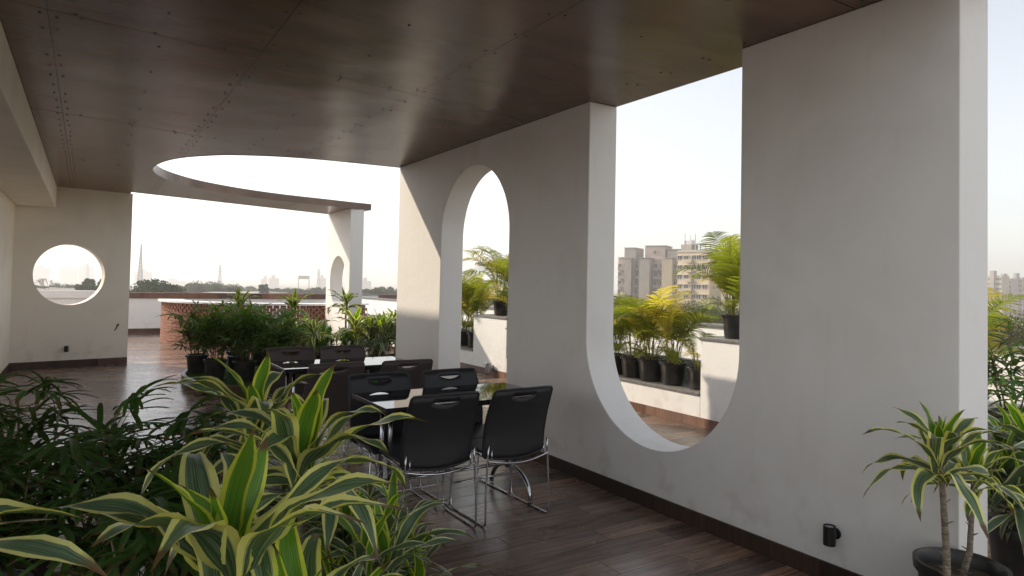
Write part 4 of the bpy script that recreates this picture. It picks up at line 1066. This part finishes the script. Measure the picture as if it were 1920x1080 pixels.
# hazy towers
for i, (px, wd, pt, d, lb) in enumerate([(98,26,501,1500,'very faint wide block in the haze at the left of the round hole'),(150,30,501,1700,'very faint wide slab in the haze in the middle of the round hole'),(182,24,501,1600,'faint hazy block at the right of the round hole'),(288,28,510,1500,'faint hazy block just right of the tall pylon'),(530,18,522,1300,'faint hazy block left of the hoarding'),(515,16,523,1400,'faint low hazy block in the middle distance'),(345,40,527,1600,'long faint hazy building behind the tree band'),(700,20,527,1200,'hazy block right of the porthole pier'),(620,14,522,1300,'faint hazy block seen beside the porthole')]):
    u = d/F_PX; p = at(px, 0, d); t = thing('hazy_tower', lb, 'building', (p.x, p.y, -14), math.atan2(-p.x,p.y)+.2, None); tp = (at(px, pt, d).z+14)
    block(t, 'wall', -wd*u/2, wd*u/2, 0, 20, 0, tp, 'greyb'); block(t, 'roof_room', -wd*u*.2, wd*u*.15, 4, 12, tp, tp+6, 'greyb')
# hoarding frame
p = at(570, 517, 620); t = thing('hoarding', 'tall dark frame of a rooftop hoarding on the horizon', 'billboard', (p.x, p.y, -14), math.atan2(-p.x,p.y)); h = p.z+14
b = MB(); b.box(-5,5,-.3,.3,h-3.2,h); b.build('panel', M['greyb'], t); b = MB(); b.box(-5,-4.3,-.4,.4,0,h-3.2); b.box(4.3,5,-.4,.4,0,h-3.2); b.build('posts', M['steel'], t)
# pylons
def pylon(px, py, d, label, arms=True, wscale=1.0):
    p = at(px, py, d); h = p.z+14; t = thing('pylon', label, 'pylon', (p.x, p.y, -14), math.atan2(-p.x,p.y)+.35); b = MB(); n = 12; th = (.14 if d > 600 else .24)*d/500
    wd = lambda f: (3.6*(1-f)**1.1+.45)*wscale*h/48
    for i in range(n):
        f0, f1 = i/n, (i+1)/n; z0, z1 = h*f0, h*f1; a, c = wd(f0), wd(f1)
        for sx, sy in ((1,1),(1,-1),(-1,-1),(-1,1)):
            b.tube([(a*sx,a*sy,z0),(c*sx,c*sy,z1)], th, 4, cap=False)
            sx2, sy2 = sy, -sx
            b.tube([(a*sx,a*sy,z0),(c*sx2,c*sy2,z1)], th*.6, 3, cap=False); b.tube([(a*sx2,a*sy2,z0),(c*sx,c*sy,z1)], th*.6, 3, cap=False); b.tube([(c*sx,c*sy,z1),(c*sx2,c*sy2,z1)], th*.6, 3, cap=False)
    b.build('lattice_mast', M['steel'], t)
    if arms:
        for f in (.72,.82,.92):
            b = MB(); z = h*f; l = h*.11
            for s in (-1,1): b.tube([(0,0,z+h*.02),(s*l,0,z)], th*.9, 4, cap=False); b.tube([(0,0,z-h*.01),(s*l,0,z)], th*.9, 4, cap=False); b.tube([(s*l,0,z),(s*l,0,z-h*.03)], th*.7, 4, cap=False)
            b.build('cross_arm', M['steel'], t)
    return t
pylon(265, 457, 560, 'tall slim lattice pylon rising left of centre above the tree band', False, .55)
pylon(413, 496, 900, 'hazy lattice pylon with cross arms behind the trees', True, 1.0)
pylon(598, 503, 1000, 'faint lattice pylon left of the porthole pier', True, .9)
pylon(165, 492, 1200, 'very faint pylon seen through the round hole', True, .9)

# ------------------------------------------------------------------ haze
hz = MB(); hz.box(-2600, 2600, -300, 2600, -15, 66)
hm = bpy.data.materials.new('haze'); hm.use_nodes = True; n = hm.node_tree.nodes; n.remove(n['Principled BSDF'])
pv = n.new('ShaderNodeVolumePrincipled'); pv.inputs['Color'].default_value = (.93,.93,.94,1); pv.inputs['Density'].default_value = .0008; pv.inputs['Anisotropy'].default_value = .3
hm.node_tree.links.new(pv.outputs[0], n['Material Output'].inputs['Volume'])
tag(hz.build('haze', hm), kind='stuff')
